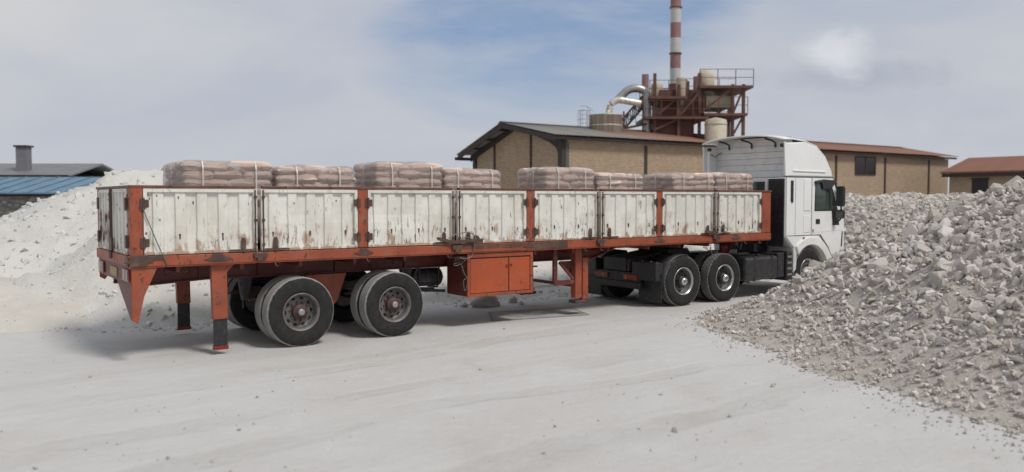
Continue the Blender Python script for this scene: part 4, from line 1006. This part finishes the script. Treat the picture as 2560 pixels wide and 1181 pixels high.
    for x in (4.90, 5.30): k.tube([(x, .80, 1.05), (x, .80, .80), (x, .86, .68), (x, 1.2, .66)], .018, 6)
    for y in (.82, 1.22): k.beam((4.72, y, .655), (5.44, y, .60), .035, .05)
    k.beam((4.70, .80, .66), (4.86, .80, 1.05), .03, .04)
    P(k, 'tank_cradle', 'black_iron')
    # toolbox
    S0, S1, Z0, Z1, T0, T1 = 5.425, 6.82, .555, 1.30, .015, .72
    tb = P(MB().box(S0, S1, T0 + .02, T1, Z0 + .005, Z1), 'toolbox', 'dark_red_paint', .006)
    f = MB(); f.box(S0 - .012, S0 + .045, T0 - .012, T0 + .019, Z0 - .005, Z1 + .012); f.box(S1 - .05, S1 + .012, T0 - .012, T0 + .019, Z0 - .005, Z1 + .012); f.box(S0 + .045, S1 - .05, T0 - .011, T0 + .019, Z1 - .06, Z1 + .011); f.box(S0 + .045, S1 - .05, T0 - .011, T0 + .019, Z0 - .004, Z0 + .05)
    P(f, 'box_frame', 'orange_paint', .004, tb)
    for a, b in ((S0 + .055, 6.285), (6.305, S1 - .06)): P(MB().box(a, b, T0 - .004, T0 + .018, Z0 + .06, Z1 - .085), 'box_door', 'toolbox_orange', .005, tb)
    k = MB(); k.box(6.23, 6.265, T0 - .016, T0 - .005, 1.04, 1.09); k.box(6.33, 6.36, T0 - .016, T0 - .005, 1.06, 1.10); P(k, 'door_catch', 'lamp_red', 0, tb)
    for x in (5.6, 6.6): P(MB().box(x, x + .06, T0 + .1, T1 - .1, Z1 + .002, 1.325), 'hanger_strap', 'dark_red_paint', 0, tb)
    # landing gear
    for t0 in (.22, 2.02):
        lg = P(MB().box(8.02, 8.18, t0, t0 + .15, .34, 1.30), 'landing_leg', 'orange_paint', .008)
        P(MB().prism([(7.78, 1.06), (8.40, 1.06), (8.34, .92), (8.20, .80), (8.0, .80), (7.92, .92)], t0 + .151, t0 + .19), 'leg_gusset', 'dark_red_paint', .004, lg)
        P(MB().box(8.22, 8.36, t0 + .02, t0 + .13, .30, 1.12), 'inner_leg', 'orange_paint', .008, lg)
        P(MB().box(8.0, 8.40, t0 - .03, t0 + .19, .24, .30), 'foot', 'rust_iron', .01, lg)
        k = MB(); k.beam((7.55, t0 + .05, .68), (7.55, t0 + .05, 1.30), .05, .09); k.box(7.52, 8.02, t0 + .02, t0 + .09, .62, .70); k.beam((7.66, t0 + .05, 1.05), (8.0, t0 + .05, .72), .04, .05); P(k, 'leg_brace', 'dark_red_paint', 0, lg)
    P(MB().beam((8.06, .30, .58), (8.06, 2.10, .58), .04, .06), 'leg_cross_bar', 'dark_red_paint'); P(MB().beam((7.0, .30, .60), (8.05, .26, .64), .03, .035), 'crank_shaft', 'cable_steel')
    P(MB().prism([(7.18, .38), (7.52, .38), (7.52, 1.1), (7.3, 1.1), (7.18, 1.02)], 1.78, 1.82), 'rear_plate', 'dark_red_paint')
    k = MB(); k.beam((6.82, .5, .98), (7.30, .5, .98), .03, .03); k.beam((6.82, .5, .60), (7.60, 1.0, .50), .04, .06); P(k, 'box_stay', 'rust_iron')
    # steel cable slung through the locks
    def cable(name, pts, rr=.009):
        out = []
        for i in range(len(pts) - 1):
            p0 = Vector(pts[max(i - 1, 0)]); p1 = Vector(pts[i]); p2 = Vector(pts[i + 1]); p3 = Vector(pts[min(i + 2, len(pts) - 1)])
            for q in range(6):
                u = q / 6; out.append(.5 * ((2 * p1) + (-p0 + p2) * u + (2 * p0 - 5 * p1 + 4 * p2 - p3) * u * u + (-p0 + 3 * p1 - 3 * p2 + p3) * u ** 3))
        out.append(Vector(pts[-1])); P(MB().tube(out, rr, 6), name, 'cable_steel')
    y = -.075
    cable('cable', [(4.98, y, 1.60), (5.12, y, 1.66), (5.32, y, 1.69), (5.46, y, 1.67), (5.52, y, 1.60), (5.50, y, 1.54)])
    cable('cable', [(5.16, y, 1.52), (5.30, y, 1.605), (5.42, y, 1.59), (5.50, y, 1.50), (5.50, y, 1.38), (5.44, y, 1.27), (5.30, y, 1.24), (5.20, y, 1.27)])
    cable('cable', [(11.50, y, 1.58), (11.62, y, 1.66), (11.82, y, 1.66), (12.02, y, 1.63), (12.06, y, 1.58), (11.98, y, 1.55)])
    cable('cable', [(11.42, y, 1.55), (11.6, y, 1.50), (11.78, y, 1.52), (12.0, y, 1.55)])
    cable('cable', [(.15, -.05, 2.14), (.36, -.045, 1.58), (.40, -.045, 1.50), (.46, -.05, 1.35)], .008)
    cable('cable', [(11.62, -.02, 1.36), (11.60, -.01, 1.18), (11.68, -.01, 1.06), (11.80, -.01, 1.10), (11.82, -.01, 1.34)], .008)
    P(MB().beam((4.78, y, 1.60), (5.10, y, 1.53), .04, .05), 'lock_lever', 'rust_iron'); P(MB().beam((5.05, y, 1.53), (5.55, y, 1.555), .045, .05), 'lock_lever', 'rust_iron')
    P(MB().prism([(5.50, 1.505), (5.72, 1.505), (5.70, 1.585), (5.66, 1.56), (5.62, 1.625), (5.53, 1.64)], -.030, -.019), 'bent_plate', 'rust_iron'); P(MB().beam((11.36, y, 1.57), (11.7, y, 1.53), .04, .05), 'lock_lever', 'rust_iron')
    # coil spring and hanging wire ahead of the toolbox
    x0 = 5.12; P(MB().tube([(x0 + .25 * i / 60, -.0 + .045 * math.cos(i * .75), 1.225 + .045 * math.sin(i * .75)) for i in range(61)], .008, 5), 'coil_spring', 'rust_iron')
    cable('cable', [(5.40, .0, 1.24), (5.30, .0, 1.16), (5.18, .0, 1.12), (5.13, .0, 1.14), (5.17, .0, 1.16), (5.27, .0, 1.15), (5.33, -.02, .98), (5.40, -.02, .88)], .007)
    cable('cable', [(5.41, -.0, .88), (5.33, -.0, .86), (5.34, -.0, .72), (5.36, -.0, .68), (5.40, -.0, .76), (5.41, -.0, .86)], .006)
trailer()

# ------------------------------------------------------------------ loads of bags on the trailer
def bag_mesh(seed):
    rs = random.Random(seed); nx, ny = 10, 8; vs, fs = [], []
    def pt(u, v, top):
        x = .5 * math.sin((u - .5) * math.pi); y = .5 * math.sin((v - .5) * math.pi); ex = max(0, 1 - abs(2 * x) ** 9); ey = max(0, 1 - abs(2 * y) ** 7)
        th = .46 * (ex * ey) ** .36; th = th * (1 + .16 * math.sin(seed + 5 * u) * math.cos(seed * 2 + 4 * v))
        yy = y * (1 - .05 * (abs(2 * x) ** 6)); return (x, yy, (th if top else -th * .85))
    for top in (True, False):
        o = len(vs); vs += [pt(i / nx, j / ny, top) for i in range(nx + 1) for j in range(ny + 1)]
        for i in range(nx):
            for j in range(ny):
                q = (o + i * (ny + 1) + j, o + (i + 1) * (ny + 1) + j, o + (i + 1) * (ny + 1) + j + 1, o + i * (ny + 1) + j + 1); fs.append(q if top else q[::-1])
    vs = [(x + rs.uniform(-.01, .01), y + rs.uniform(-.012, .012), z + rs.uniform(-.03, .03)) for x, y, z in vs]
    me = bpy.data.meshes.new('bag'); me.from_pydata(vs, [], fs); me.polygons.foreach_set('use_smooth', [True] * len(fs)); me.materials.append(MATS['paper_bag']); me.update(); return me
BAGS = [bag_mesh(i) for i in range(8)]
def load(idx, s0, s1, t0, t1, ztop, label, rs):
    r = root_st('bag_pallet', (s0 + s1) / 2, (t0 + t1) / 2, ZB); tag(r, label, 'pallet load', 'wrapped loads of bags on the trailer')
    L, Wd = s1 - s0, t1 - t0; H = ztop - ZB
    mb = MB()
    for k in range(5): mb.box(s0 + .02, s1 - .02, t0 + .02 + k * (Wd - .14) / 4, t0 + .12 + k * (Wd - .14) / 4, ZB + .10, ZB + .13)
    for k in range(3): mb.box(s0 + .04 + k * (L - .16) / 2, s0 + .12 + k * (L - .16) / 2, t0 + .02, t1 - .02, ZB + .006, ZB + .099)
    part(mb, 'wooden_pallet', 'pallet_wood', r)
    lh = .125; nl = 5; zb = ztop - nl * lh
    lo = part(MB().box(s0 + .05, s1 - .05, t0 + .05, t1 - .05, ZB + .132, zb - .01), 'lower_bags', 'paper_bag', r, .05)
    for l in range(nl):
        z = zb + lh * (l + .5) - ZB; A = (l + idx) % 2 == 0
        nx, ny = (2, 3) if A else (3, 2)
        for i in range(nx):
            for j in range(ny):
                o = bpy.data.objects.new('bag', BAGS[rs.randrange(8)]); COL.objects.link(o); o.parent = r
                top = l == nl - 1
                x = -L / 2 + L * (i + .5) / nx + rs.uniform(-.02, .02); y = -Wd / 2 + Wd * (j + .5) / ny + rs.uniform(-.02, .02)
                o.location = (x, y, z + rs.uniform(-.012, .012) - (.02 if top and i == 0 and idx % 2 == 0 else 0))
                o.scale = ((L / nx * 1.0, Wd / ny * 1.02, lh * 1.42) if A else (Wd / ny * 1.0, L / nx * 1.02, lh * 1.42))
                o.rotation_euler = (rs.uniform(-.05, .05), rs.uniform(-.05, .05), (0 if A else math.pi / 2) + rs.uniform(-.06, .06) + (math.pi if rs.random() < .5 else 0))
    part(MB().box(s0 + .07, s1 - .07, t0 + .07, t1 - .07, zb - .005, ztop - .06), 'inner_bags', 'paper_bag', r, .03)
    # clinging film: rounded shell that follows the bags, with folds
    nu, nv = 96, 16; vs, fs = [], []; e = .028
    def outline(a, g):
        c, s = math.cos(a), math.sin(a); n = 16.0; k = (abs(c) ** n + abs(s) ** n) ** (-1 / n); return c * k * (L / 2 + g), s * k * (Wd / 2 + g)
    def disp(x, y, z, a): return .030 * mnoise.noise(Vector((x * 2.2 + idx * 9, y * 2.2, z * 7))) + .018 * mnoise.noise(Vector((x * 7 + idx * 5, y * 7, z * 16)))
    for j in range(nv + 1):
        z = H * .12 + (H * .88 - .07) * j / nv
        for i in range(nu):
            a = 2 * math.pi * i / nu; x, y = outline(a, e); d = .6 * disp(x, y, z, a) - .006 * (1 - math.cos(2 * math.pi * z / lh)) ; vs.append((x * (1 + d), y * (1 + d), z))
    rings = [(.985, -.028), (.94, .0), (.82, .022), (.62, .03), (.40, .032), (.18, .03)]
    for sc_, dz in rings:
        for i in range(nu):
            a = 2 * math.pi * i / nu; x, y = outline(a, e); x *= sc_; y *= sc_; vs.append((x, y, H + dz + .035 * mnoise.noise(Vector((x * 2.5 + idx * 3, y * 2.5, 1))) ))
    R_ = nv + 1 + len(rings)
    for j in range(R_ - 1):
        for i in range(nu): fs.append((j * nu + i, j * nu + (i + 1) % nu, (j + 1) * nu + (i + 1) % nu, (j + 1) * nu + i))
    vs.append((0, 0, H + .03)); fs += [((R_ - 1) * nu + i, (R_ - 1) * nu + (i + 1) % nu, len(vs) - 1) for i in range(nu)]
    me = bpy.data.meshes.new('plastic_wrap'); me.from_pydata(vs, [], fs); me.polygons.foreach_set('use_smooth', [True] * len(fs)); me.update()
    link('plastic_wrap', me, 'stretch_film', r)
    # packing straps round the load
    def strap(pts):
        m = MB(); w = .011
        for p, q, nrm in pts: m.beam(p, q, *nrm)
        return m
    for fx in (.22, .80):
        x = -L / 2 + L * fx + rs.uniform(-.04, .04); y = -Wd / 2 - e - .018; m = MB(); dx = rs.uniform(-.02, .03)
        m.add([(x + dx - .011, y, .1), (x + dx + .011, y, .1), (x + .011, y - .004, H - .09), (x - .011, y - .004, H - .09), (x + .011, y + .05, H + .015), (x - .011, y + .05, H + .015), (x + .011, -y - .05, H + .045), (x - .011, -y - .05, H + .045), (x + .011, -y, H - .09), (x - .011, -y, H - .09), (x + .011, -y, .1), (x - .011, -y, .1)],
              [(0, 1, 2, 3), (3, 2, 4, 5), (5, 4, 6, 7), (7, 6, 8, 9), (9, 8, 10, 11)])
        o = m.build('strap', 'strap_white', r, (0, 0, 0)); so = o.modifiers.new('thick', 'SOLIDIFY'); so.thickness = .004
    y = rs.uniform(-.25, .1); x = -L / 2 - e - .018; m = MB()
    m.add([(x, y - .011, .1), (x, y + .011, .1), (x, y + .011, H - .09), (x, y - .011, H - .09), (x + .05, y + .011, H + .01), (x + .05, y - .011, H + .01), (0, y + .011, H + .05), (0, y - .011, H + .05)], [(0, 1, 2, 3), (3, 2, 4, 5), (5, 4, 6, 7)])
    o = m.build('strap', 'strap_white', r, (0, 0, 0)); so = o.modifiers.new('thick', 'SOLIDIFY'); so.thickness = .004
def loads():
    rs = random.Random(3)
    spec = [(.80, 2.12, .42, 1.60, 2.845, 'tall wrapped load of bags nearest the trailer tailgate'),
            (2.20, 3.50, .42, 1.60, 2.80, 'lower load of bags, second from the tailgate, under loose film'),
            (3.90, 5.15, .42, 1.36, 2.90, 'tall wrapped load of bags just ahead of the second orange post'),
            (5.23, 6.40, .42, 1.42, 2.82, 'lower load of bags with bare deck and hall gable on its right'),
            (7.46, 8.66, .42, 1.36, 2.89, 'tall wrapped load of bags standing just right of the empty gap'),
            (8.76, 10.0, .42, 1.40, 2.80, 'third load of bags from the truck cab, low and pale'),
            (10.90, 12.18, .42, 1.36, 2.84, 'flat topped load of bags next to the foremost one'),
            (12.26, 13.50, .40, 1.40, 2.865, 'foremost load of bags against the headboard behind the cab')]
    for i, (a, b, c, d, z, lab) in enumerate(spec): load(i, a, b, c, d, z - .03, lab, rs)
loads()

# ------------------------------------------------------------------ tractor unit
def tractor():
    r = root_st('truck_tractor', 12.8, 1.25); tag(r, 'white high roof truck cab with black chassis coupled to the trailer', 'truck')
    P = lambda mb, n, m, bev=0, par=None: part(mb, n, m, r, bev, par)
    # wheels
    for s in (10.80, 12.10):
        wheel(r, s, .0, .54, 'drive', False, random.uniform(0, 6)); wheel(r, s, .34, .54, 'drive', False, 1, False)
        wheel(r, s, 2.5, .54, 'drive', True, 2); wheel(r, s, 2.16, .54, 'drive', True, 3, False)
        P(MB().cyl((s, .3, .54), (s, 2.2, .54), .09, 14), 'axle', 'black_iron'); P(MB().lathe([(.02, -.2), (.18, -.14), (.22, 0), (.18, .14), (.02, .2)], (s, 1.25, .54), 20), 'differential', 'black_iron')
    for t, far in ((.06, False), (2.44, True)): wheel(r, 15.16, t, .54, 'front', far, 1.0)
    P(MB().cyl((15.16, .35, .50), (15.16, 2.15, .50), .07, 12), 'front_axle', 'black_iron')
    # frame
    for t in (.84, 1.58): P(MB().box(10.02, 16.2, t, t + .08, .72, .98), 'frame_rail', 'black_iron', .006)
    for s in (10.05, 11.4, 12.9, 14.1): P(MB().box(s, s + .08, .921, 1.579, .74, .96), 'frame_cross_member', 'black_iron')
    P(MB().lathe([(.05, 0), (.44, 0), (.46, .02), (.46, .07), (.05, .07)], (11.45, 1.25, 1.165), 32, 'z'), 'fifth_wheel', 'black_iron')
    P(MB().prism([(11.05, .985), (11.85, .985), (11.75, 1.16), (11.15, 1.16)], .78, 1.72), 'coupling_saddle', 'black_iron')
    P(MB().prism([(10.02, .985), (11.0, .985), (11.0, 1.10), (10.4, 1.03)], .86, 1.64), 'ramp_plate', 'black_iron')
    P(MB().beam((12.7, .95, 1.02), (13.5, .95, 1.02), .20, .10), 'chassis_box', 'hub_cap_grey'); P(MB().lathe([(.001, -.012), (.15, -.01), (.16, 0), (.15, .05)], (12.95, .72, 1.13), 24), 'reflector_disc', 'lamp_red')
    # rear lamp bar and bumper
    lb = P(MB().box(10.03, 10.10, .55, 1.98, .50, .70), 'lamp_bar', 'black_iron', .006); P(MB().box(10.0, 10.09, .50, 2.0, .36, .495), 'rear_bumper', 'black_plastic', .01)
    for t in (.60, 1.52): 
        l = P(MB().box(10.0, 10.029, t, t + .42, .54, .66), 'tail_lamp', 'lamp_red', .006, lb)
        P(MB().box(9.992, 9.999, t + (.30 if t < 1 else .10), t + (.36 if t < 1 else .16), .55, .65), 'indicator_lens', 'lamp_amber', 0, lb)
    P(MB().box(10.0, 10.06, .93, 1.57, .72, 1.0), 'rear_cross_plate', 'black_iron', .006)
    # mudguards: curved wings over each wheel, flaps at the rear
    for t0, t1 in ((.02, .60), (1.90, 2.48)):
        for s, a0, a1 in ((10.80, rad(75), rad(186)),):
            m = MB(); n = 14; R0 = .60
            for i in range(n + 1):
                pass
            pr = [(R0, t0), (R0 + .012, t0), (R0 + .012, t1), (R0, t1)]; m.lathe([(R0 - .03, t0), (R0, t0 + .004), (R0 + .004, (t0 + t1) / 2), (R0, t1 - .004), (R0 - .03, t1)], (s, 0, .50), n, 'y', a0, a1)
            mg = P(m, 'mudguard', 'black_plastic'); so = mg.modifiers.new('thick', 'SOLIDIFY'); so.thickness = .012
        P(MB().box(10.16, 10.178, t0 + .01, t1 + .10, .10, .74), 'mud_flap', 'black_plastic', 0, mg)
        k = MB().prism([(10.02, .56), (10.19, .56), (10.24, .92), (10.06, .97), (10.02, .94)], t0 + .03, t1 + .16); P(k, 'wing_box', 'black_plastic', .015, mg)
        for b in (t0 + .2, t0 + .45): P(MB().cyl((10.05, b, .945), (10.05, b, .975), .02, 8), 'bolt', 'cable_steel', 0, mg)
    # fuel tank, straps, battery box, steps
    tk = P(MB().box(12.86, 14.02, .06, .66, .40, .95), 'fuel_tank', 'tank_dark', .07)
    for s in (13.16, 13.78): P(MB().box(s, s + .06, .048, .67, .39, .96), 'tank_strap', 'black_iron', .07, tk)
    P(MB().cyl((13.5, .25, .95), (13.5, .25, 1.0), .06, 14), 'filler_cap', 'black_iron', 0, tk)
    P(MB().box(12.9, 14.0, 1.88, 2.45, .42, .95), 'battery_box', 'black_iron', .04)
    P(MB().box(14.05, 14.30, .10, .62, .42, 1.0), 'air_filter_box', 'black_iron', .03)
    sp = P(MB().box(14.31, 14.52, .05, .52, .34, 1.02), 'step_panel', 'black_plastic', .02)
    for z in (.46, .60, .74, .88): P(MB().box(14.33, 14.50, .035, .049, z, z + .05), 'step_tread', 'galvanised', 0, sp)
    P(MB().prism([(14.54, .52), (14.64, .60), (14.67, 1.06), (14.54, 1.08)], .03, .40), 'arch_liner', 'cab_grey_white', .006)
    P(MB().box(13.95, 14.45, .7, 1.8, .98, 1.25), 'gearbox_cover', 'black_iron', .03)
    for k_, z in enumerate((1.05, 1.12)): P(MB().tube([(13.45, 1.1 + .1 * k_, 1.35), (13.8, 1.0 + .1 * k_, z), (14.1, 1.1 + .1 * k_, 1.5), (14.2, 1.1 + .1 * k_, 1.7)], .018, 8), 'air_line', 'black_plastic')
    # cab shell: side silhouette with the wheel arch cut out, rounded sides
    A = [(15.16 + .66 * math.cos(a), .50 + .66 * math.sin(a)) for a in np.linspace(rad(152), rad(12), 14)]
    side = [(14.20, 2.78), (14.20, 1.36), (14.52, 1.10)] + [p for p in A if p[1] > .6] + [(15.86, .62), (16.50, .62), (16.56, 1.0), (16.55, 1.75), (16.42, 2.10), (16.02, 2.80)]
    body = P(MB().prism(side, .02, 2.48), 'cab_body', 'cab_white', .035)
    P(MB().box(14.17, 14.199, .05, .50, 1.15, 2.74), 'rear_side_panel', 'black_plastic', .01); P(MB().box(14.17, 14.199, 2.0, 2.45, 1.15, 2.74), 'rear_side_panel', 'black_plastic', .01)
    P(MB().box(14.165, 14.198, .52, 1.98, 1.15, 2.30), 'rear_lower_panel', 'black_plastic', .01)
    rw = P(MB().box(14.180, 14.199, .53, 1.97, 2.36, 2.76), 'rear_window_frame', 'cab_white', .006); 
    for a, b in ((.60, 1.12), (1.38, 1.90)): P(MB().box(14.172, 14.179, a, b, 2.44, 2.68), 'rear_window', 'window_glass', .004, rw)
    # high roof with side walls, recessed rear panel of slats and top flange
    rs_ = [(14.22, 2.795), (16.04, 2.795), (15.95, 2.95), (15.70, 3.28), (15.35, 3.52), (14.9, 3.62), (14.22, 3.58)]
    for t0, t1 in ((.02, .12), (2.38, 2.48)):
        P(MB().prism(rs_, t0, t1), 'roof_side', 'cab_white', .03)
    m = MB(); prof = [(16.04, 2.80), (15.95, 2.96), (15.70, 3.29), (15.35, 3.53), (14.9, 3.635), (14.45, 3.67), (14.05, 3.655)]; nt = 12
    for i in range(nt + 1):
        t = .03 + (2.44) * i / nt; e = (2 * (t - .03) / 2.44 - 1); cr = .13 * (1 - abs(e) ** 2.6)
        for j, (s, z) in enumerate(prof): m.v.append((s + .10 * (1 - e * e) * (1 - j / 6), t, z + cr * min(1, j / 2) - .0))
    n = len(prof); m.f = [(i * n + j, (i + 1) * n + j, (i + 1) * n + j + 1, i * n + j + 1) for i in range(nt) for j in range(n - 1)]; m.sm = [True] * len(m.f)
    rf = P(m, 'roof_fairing', 'cab_white'); so = rf.modifiers.new('thick', 'SOLIDIFY'); so.thickness = .03; so.offset = 0
    zt = 2.80
    for i in range(6):
        P(MB().box(14.50 + .004 * (i % 2), 14.53, .125, 2.375, zt + i * .15 + .004, zt + (i + 1) * .15 - .004), 'rear_slat', 'cab_grey_white', .004, rf)
    P(MB().box(14.53, 14.56, .125, 2.375, 2.80, 3.75), 'rear_roof_panel', 'cab_grey_white', 0, rf)
    P(MB().box(14.2, 14.56, .13, 2.37, 2.782, 2.799), 'roof_shelf', 'cab_grey_white', 0, rf)
    for t in (.55, 1.25, 1.95): P(MB().tube([(14.10, t, 3.70), (14.36, t, 3.66), (14.47, t, 3.62), (14.48, t, 3.50)], .022, 6), 'flange_bracket', 'black_plastic', 0, rf)
    P(MB().tube([(14.48, 2.20, 3.45), (14.35, 2.30, 3.33), (14.28, 2.36, 3.40)], .010, 6), 'lamp_wire', 'black_plastic', 0, rf)
    for t in (.14, 2.36): P(MB().cyl((14.17, t, 3.52), (14.24, t, 3.52), .045, 16), 'marker_lamp', 'black_plastic', 0, rf)
    for t0, t1 in ((-.002, .03), (2.47, 2.502)): P(MB().prism([(14.16, 2.80), (14.26, 2.80), (14.26, 3.56), (14.10, 3.60), (14.12, 3.3)], t0, t1), 'side_deflector', 'cab_white', .012)
    P(MB().prism([(14.22, 2.782), (16.05, 2.782), (16.05, 2.80), (14.22, 2.80)], .004, .03), 'roof_seam', 'cab_seam'); P(MB().beam((14.45, .012, 2.93), (15.72, .012, 2.92), .03, .03), 'roof_moulding', 'cab_white', .006)
    for near in (True, False):
        tn = .02 if near else 2.48; sg = -1 if near else 1
        def S(poly, d0, d1, n, m_, bev=0, par=None):
            y0, y1 = sorted((tn + sg * d0, tn + sg * d1)); return P(MB().prism(poly, y0, y1), n, m_, bev, par)
        # rear corner panel, sleeper panel, door: separate skins with open seams
        S([(14.22, 1.40), (14.545, 1.40), (14.545, 2.765), (14.22, 2.765)], .0, .014, 'corner_panel', 'cab_white', .006)
        S([(14.22, 1.385), (14.53, 1.12), (14.70, 1.12), (14.545, 1.30), (14.545, 1.385)], .0, .013, 'corner_skirt', 'cab_white', .006)
        S([(14.36, 2.70), (14.36, 2.22), (14.41, 2.15), (14.47, 2.20), (14.47, 2.70)], .0142, .017, 'air_slot', 'black_plastic')
        sp = S([(14.56, 1.40), (15.17, 1.40), (15.17, 2.765), (14.56, 2.765)], .0, .012, 'sleeper_panel', 'cab_white', .006)
        S([(14.86, 1.98), (15.12, 1.98), (15.14, 2.02), (15.14, 2.70), (15.10, 2.74), (14.86, 2.74)], .0, .026, 'locker_lid', 'cab_white', .018, sp); S([(14.86, 1.46), (15.12, 1.46), (15.14, 1.50), (15.14, 1.86), (14.86, 1.87)], .0, .022, 'locker_lid', 'cab_white', .014, sp)
        for q in (14.552, 15.18): S([(q - .007, 1.40), (q + .007, 1.40), (q + .007, 2.76), (q - .007, 2.76)], .0, .004, 'panel_gap', 'cab_seam')
        S([(14.24, 1.385), (15.50, 1.385), (15.50, 1.40), (14.24, 1.40)], .0, .0042, 'panel_gap', 'cab_seam')
        S([(15.50, 1.402), (15.82, 1.115), (15.95, .90), (15.965, .905), (15.835, 1.125), (15.515, 1.405)][::-1], .0, .0195, 'panel_gap', 'cab_seam')
        fl = [(15.16 + .86 * math.cos(a), .50 + .86 * math.sin(a)) for a in np.linspace(rad(132), rad(22), 14)]; fi = [(15.16 + .665 * math.cos(a), .50 + .665 * math.sin(a)) for a in np.linspace(rad(22), rad(138), 14)]
        S((fl + fi)[::-1], -.02, .05, 'wheel_arch', 'cab_white', .018)
        S([(14.86, 1.31), (14.92, 1.31), (14.92, 1.35), (14.86, 1.35)], .014, .03, 'side_marker', 'lamp_red')
        door = [(15.19, 1.40), (15.55, 1.40), (15.86, 1.10), (15.98, .90), (16.44, .80), (16.50, 1.0), (16.49, 1.76), (16.36, 2.10), (16.0, 2.765), (15.19, 2.765)]
        d = S(door, .0, .018, 'door', 'cab_white', .008)
        S([(15.28, 1.97), (15.98, 1.97), (16.02, 1.62), (16.30, 1.62), (16.22, 2.02), (15.93, 2.69), (15.30, 2.69)], .0182, .022, 'window_surround', 'black_plastic', 0, d)
        S([(15.32, 2.01), (15.86, 2.01), (15.80, 2.64), (15.33, 2.64)], .0222, .026, 'window', 'window_glass', 0, d); S([(15.92, 2.01), (16.14, 2.01), (15.94, 2.56), (15.88, 2.62)], .0222, .026, 'quarter_window', 'window_glass', 0, d)
        S([(15.26, 2.62), (15.50, 2.66), (15.56, 2.50), (15.84, 2.47), (16.02, 2.62), (16.00, 2.72), (15.60, 2.74), (15.26, 2.70)], .0265, .07, 'wind_visor', 'black_plastic', .012, d)
        S([(15.34, 1.66), (15.50, 1.66), (15.50, 1.78), (15.34, 1.78)], .0182, .03, 'door_handle', 'black_plastic', .01, d)
        S([(15.22, 1.46), (15.25, 1.46), (15.25, 1.54), (15.22, 1.54)], .0182, .026, 'door_hinge', 'black_plastic', 0, d); S([(16.38, 1.08), (16.43, 1.08), (16.45, 1.46), (16.41, 1.46)], .0182, .024, 'side_reflector', 'black_plastic', 0, d)
        S([(15.22, 1.445), (16.47, 1.49), (16.47, 1.50), (15.22, 1.455)], .016, .021, 'door_crease', 'cab_grey_white', 0, d)
        # mirrors on a curved arm
        y = lambda q: tn + sg * q
        ma = P(MB().tube([(16.02, y(.03), 1.66), (16.08, y(.09), 1.68), (16.14, y(.15), 1.76), (16.14, y(.17), 1.86), (16.14, y(.17), 2.58)], .022, 8), 'mirror_arm', 'black_plastic')
        def head(z0, z1, w):
            m = MB(); c = (16.14, y(.17)); 
            for i in range(13):
                a = 2 * math.pi * i / 12
            m.box(c[0] - .06, c[0] + .045, c[1] - w / 2, c[1] + w / 2, z0, z1); return m
        P(head(2.08, 2.58, .20), 'mirror', 'black_plastic', .04, ma); P(head(1.78, 2.0, .20), 'wide_mirror', 'black_plastic', .04, ma)
        c = y(.17); P(MB().box(16.072, 16.078, c - .10, c + .10, 2.10, 2.57), 'mirror_glass', 'window_glass', 0, ma); P(MB().box(16.072, 16.078, c - .09, c + .09, 1.80, 1.96), 'mirror_glass', 'window_glass', 0, ma)
        P(MB().box(16.565, 16.60, min(tn - sg * .1, tn - sg * .5), max(tn - sg * .1, tn - sg * .5), .78, .98), 'headlamp', 'lamp_clear', .015)
    # front: windscreen, visor, grille, bumper
    m = MB(); a, b = (16.425, 2.06), (16.04, 2.74); m.add([(a[0] + .02, .16, a[1] + .02), (a[0] + .02, 2.34, a[1] + .02), (b[0] + .02, 2.30, b[1]), (b[0] + .02, .20, b[1])], [(0, 1, 2, 3)]); P(m, 'windscreen', 'window_glass')
    P(MB().prism([(16.02, 2.74), (16.34, 2.62), (16.36, 2.65), (16.05, 2.80)], .10, 2.40), 'sun_visor', 'black_plastic', .01)
    for i in range(5): P(MB().box(16.56, 16.585, .55, 1.95, 1.06 + i * .12, 1.15 + i * .12), 'grille_bar', 'black_plastic', .01)
    P(MB().box(16.50, 16.68, .03, 2.47, .34, .70), 'front_bumper', 'cab_white', .05)
tractor()
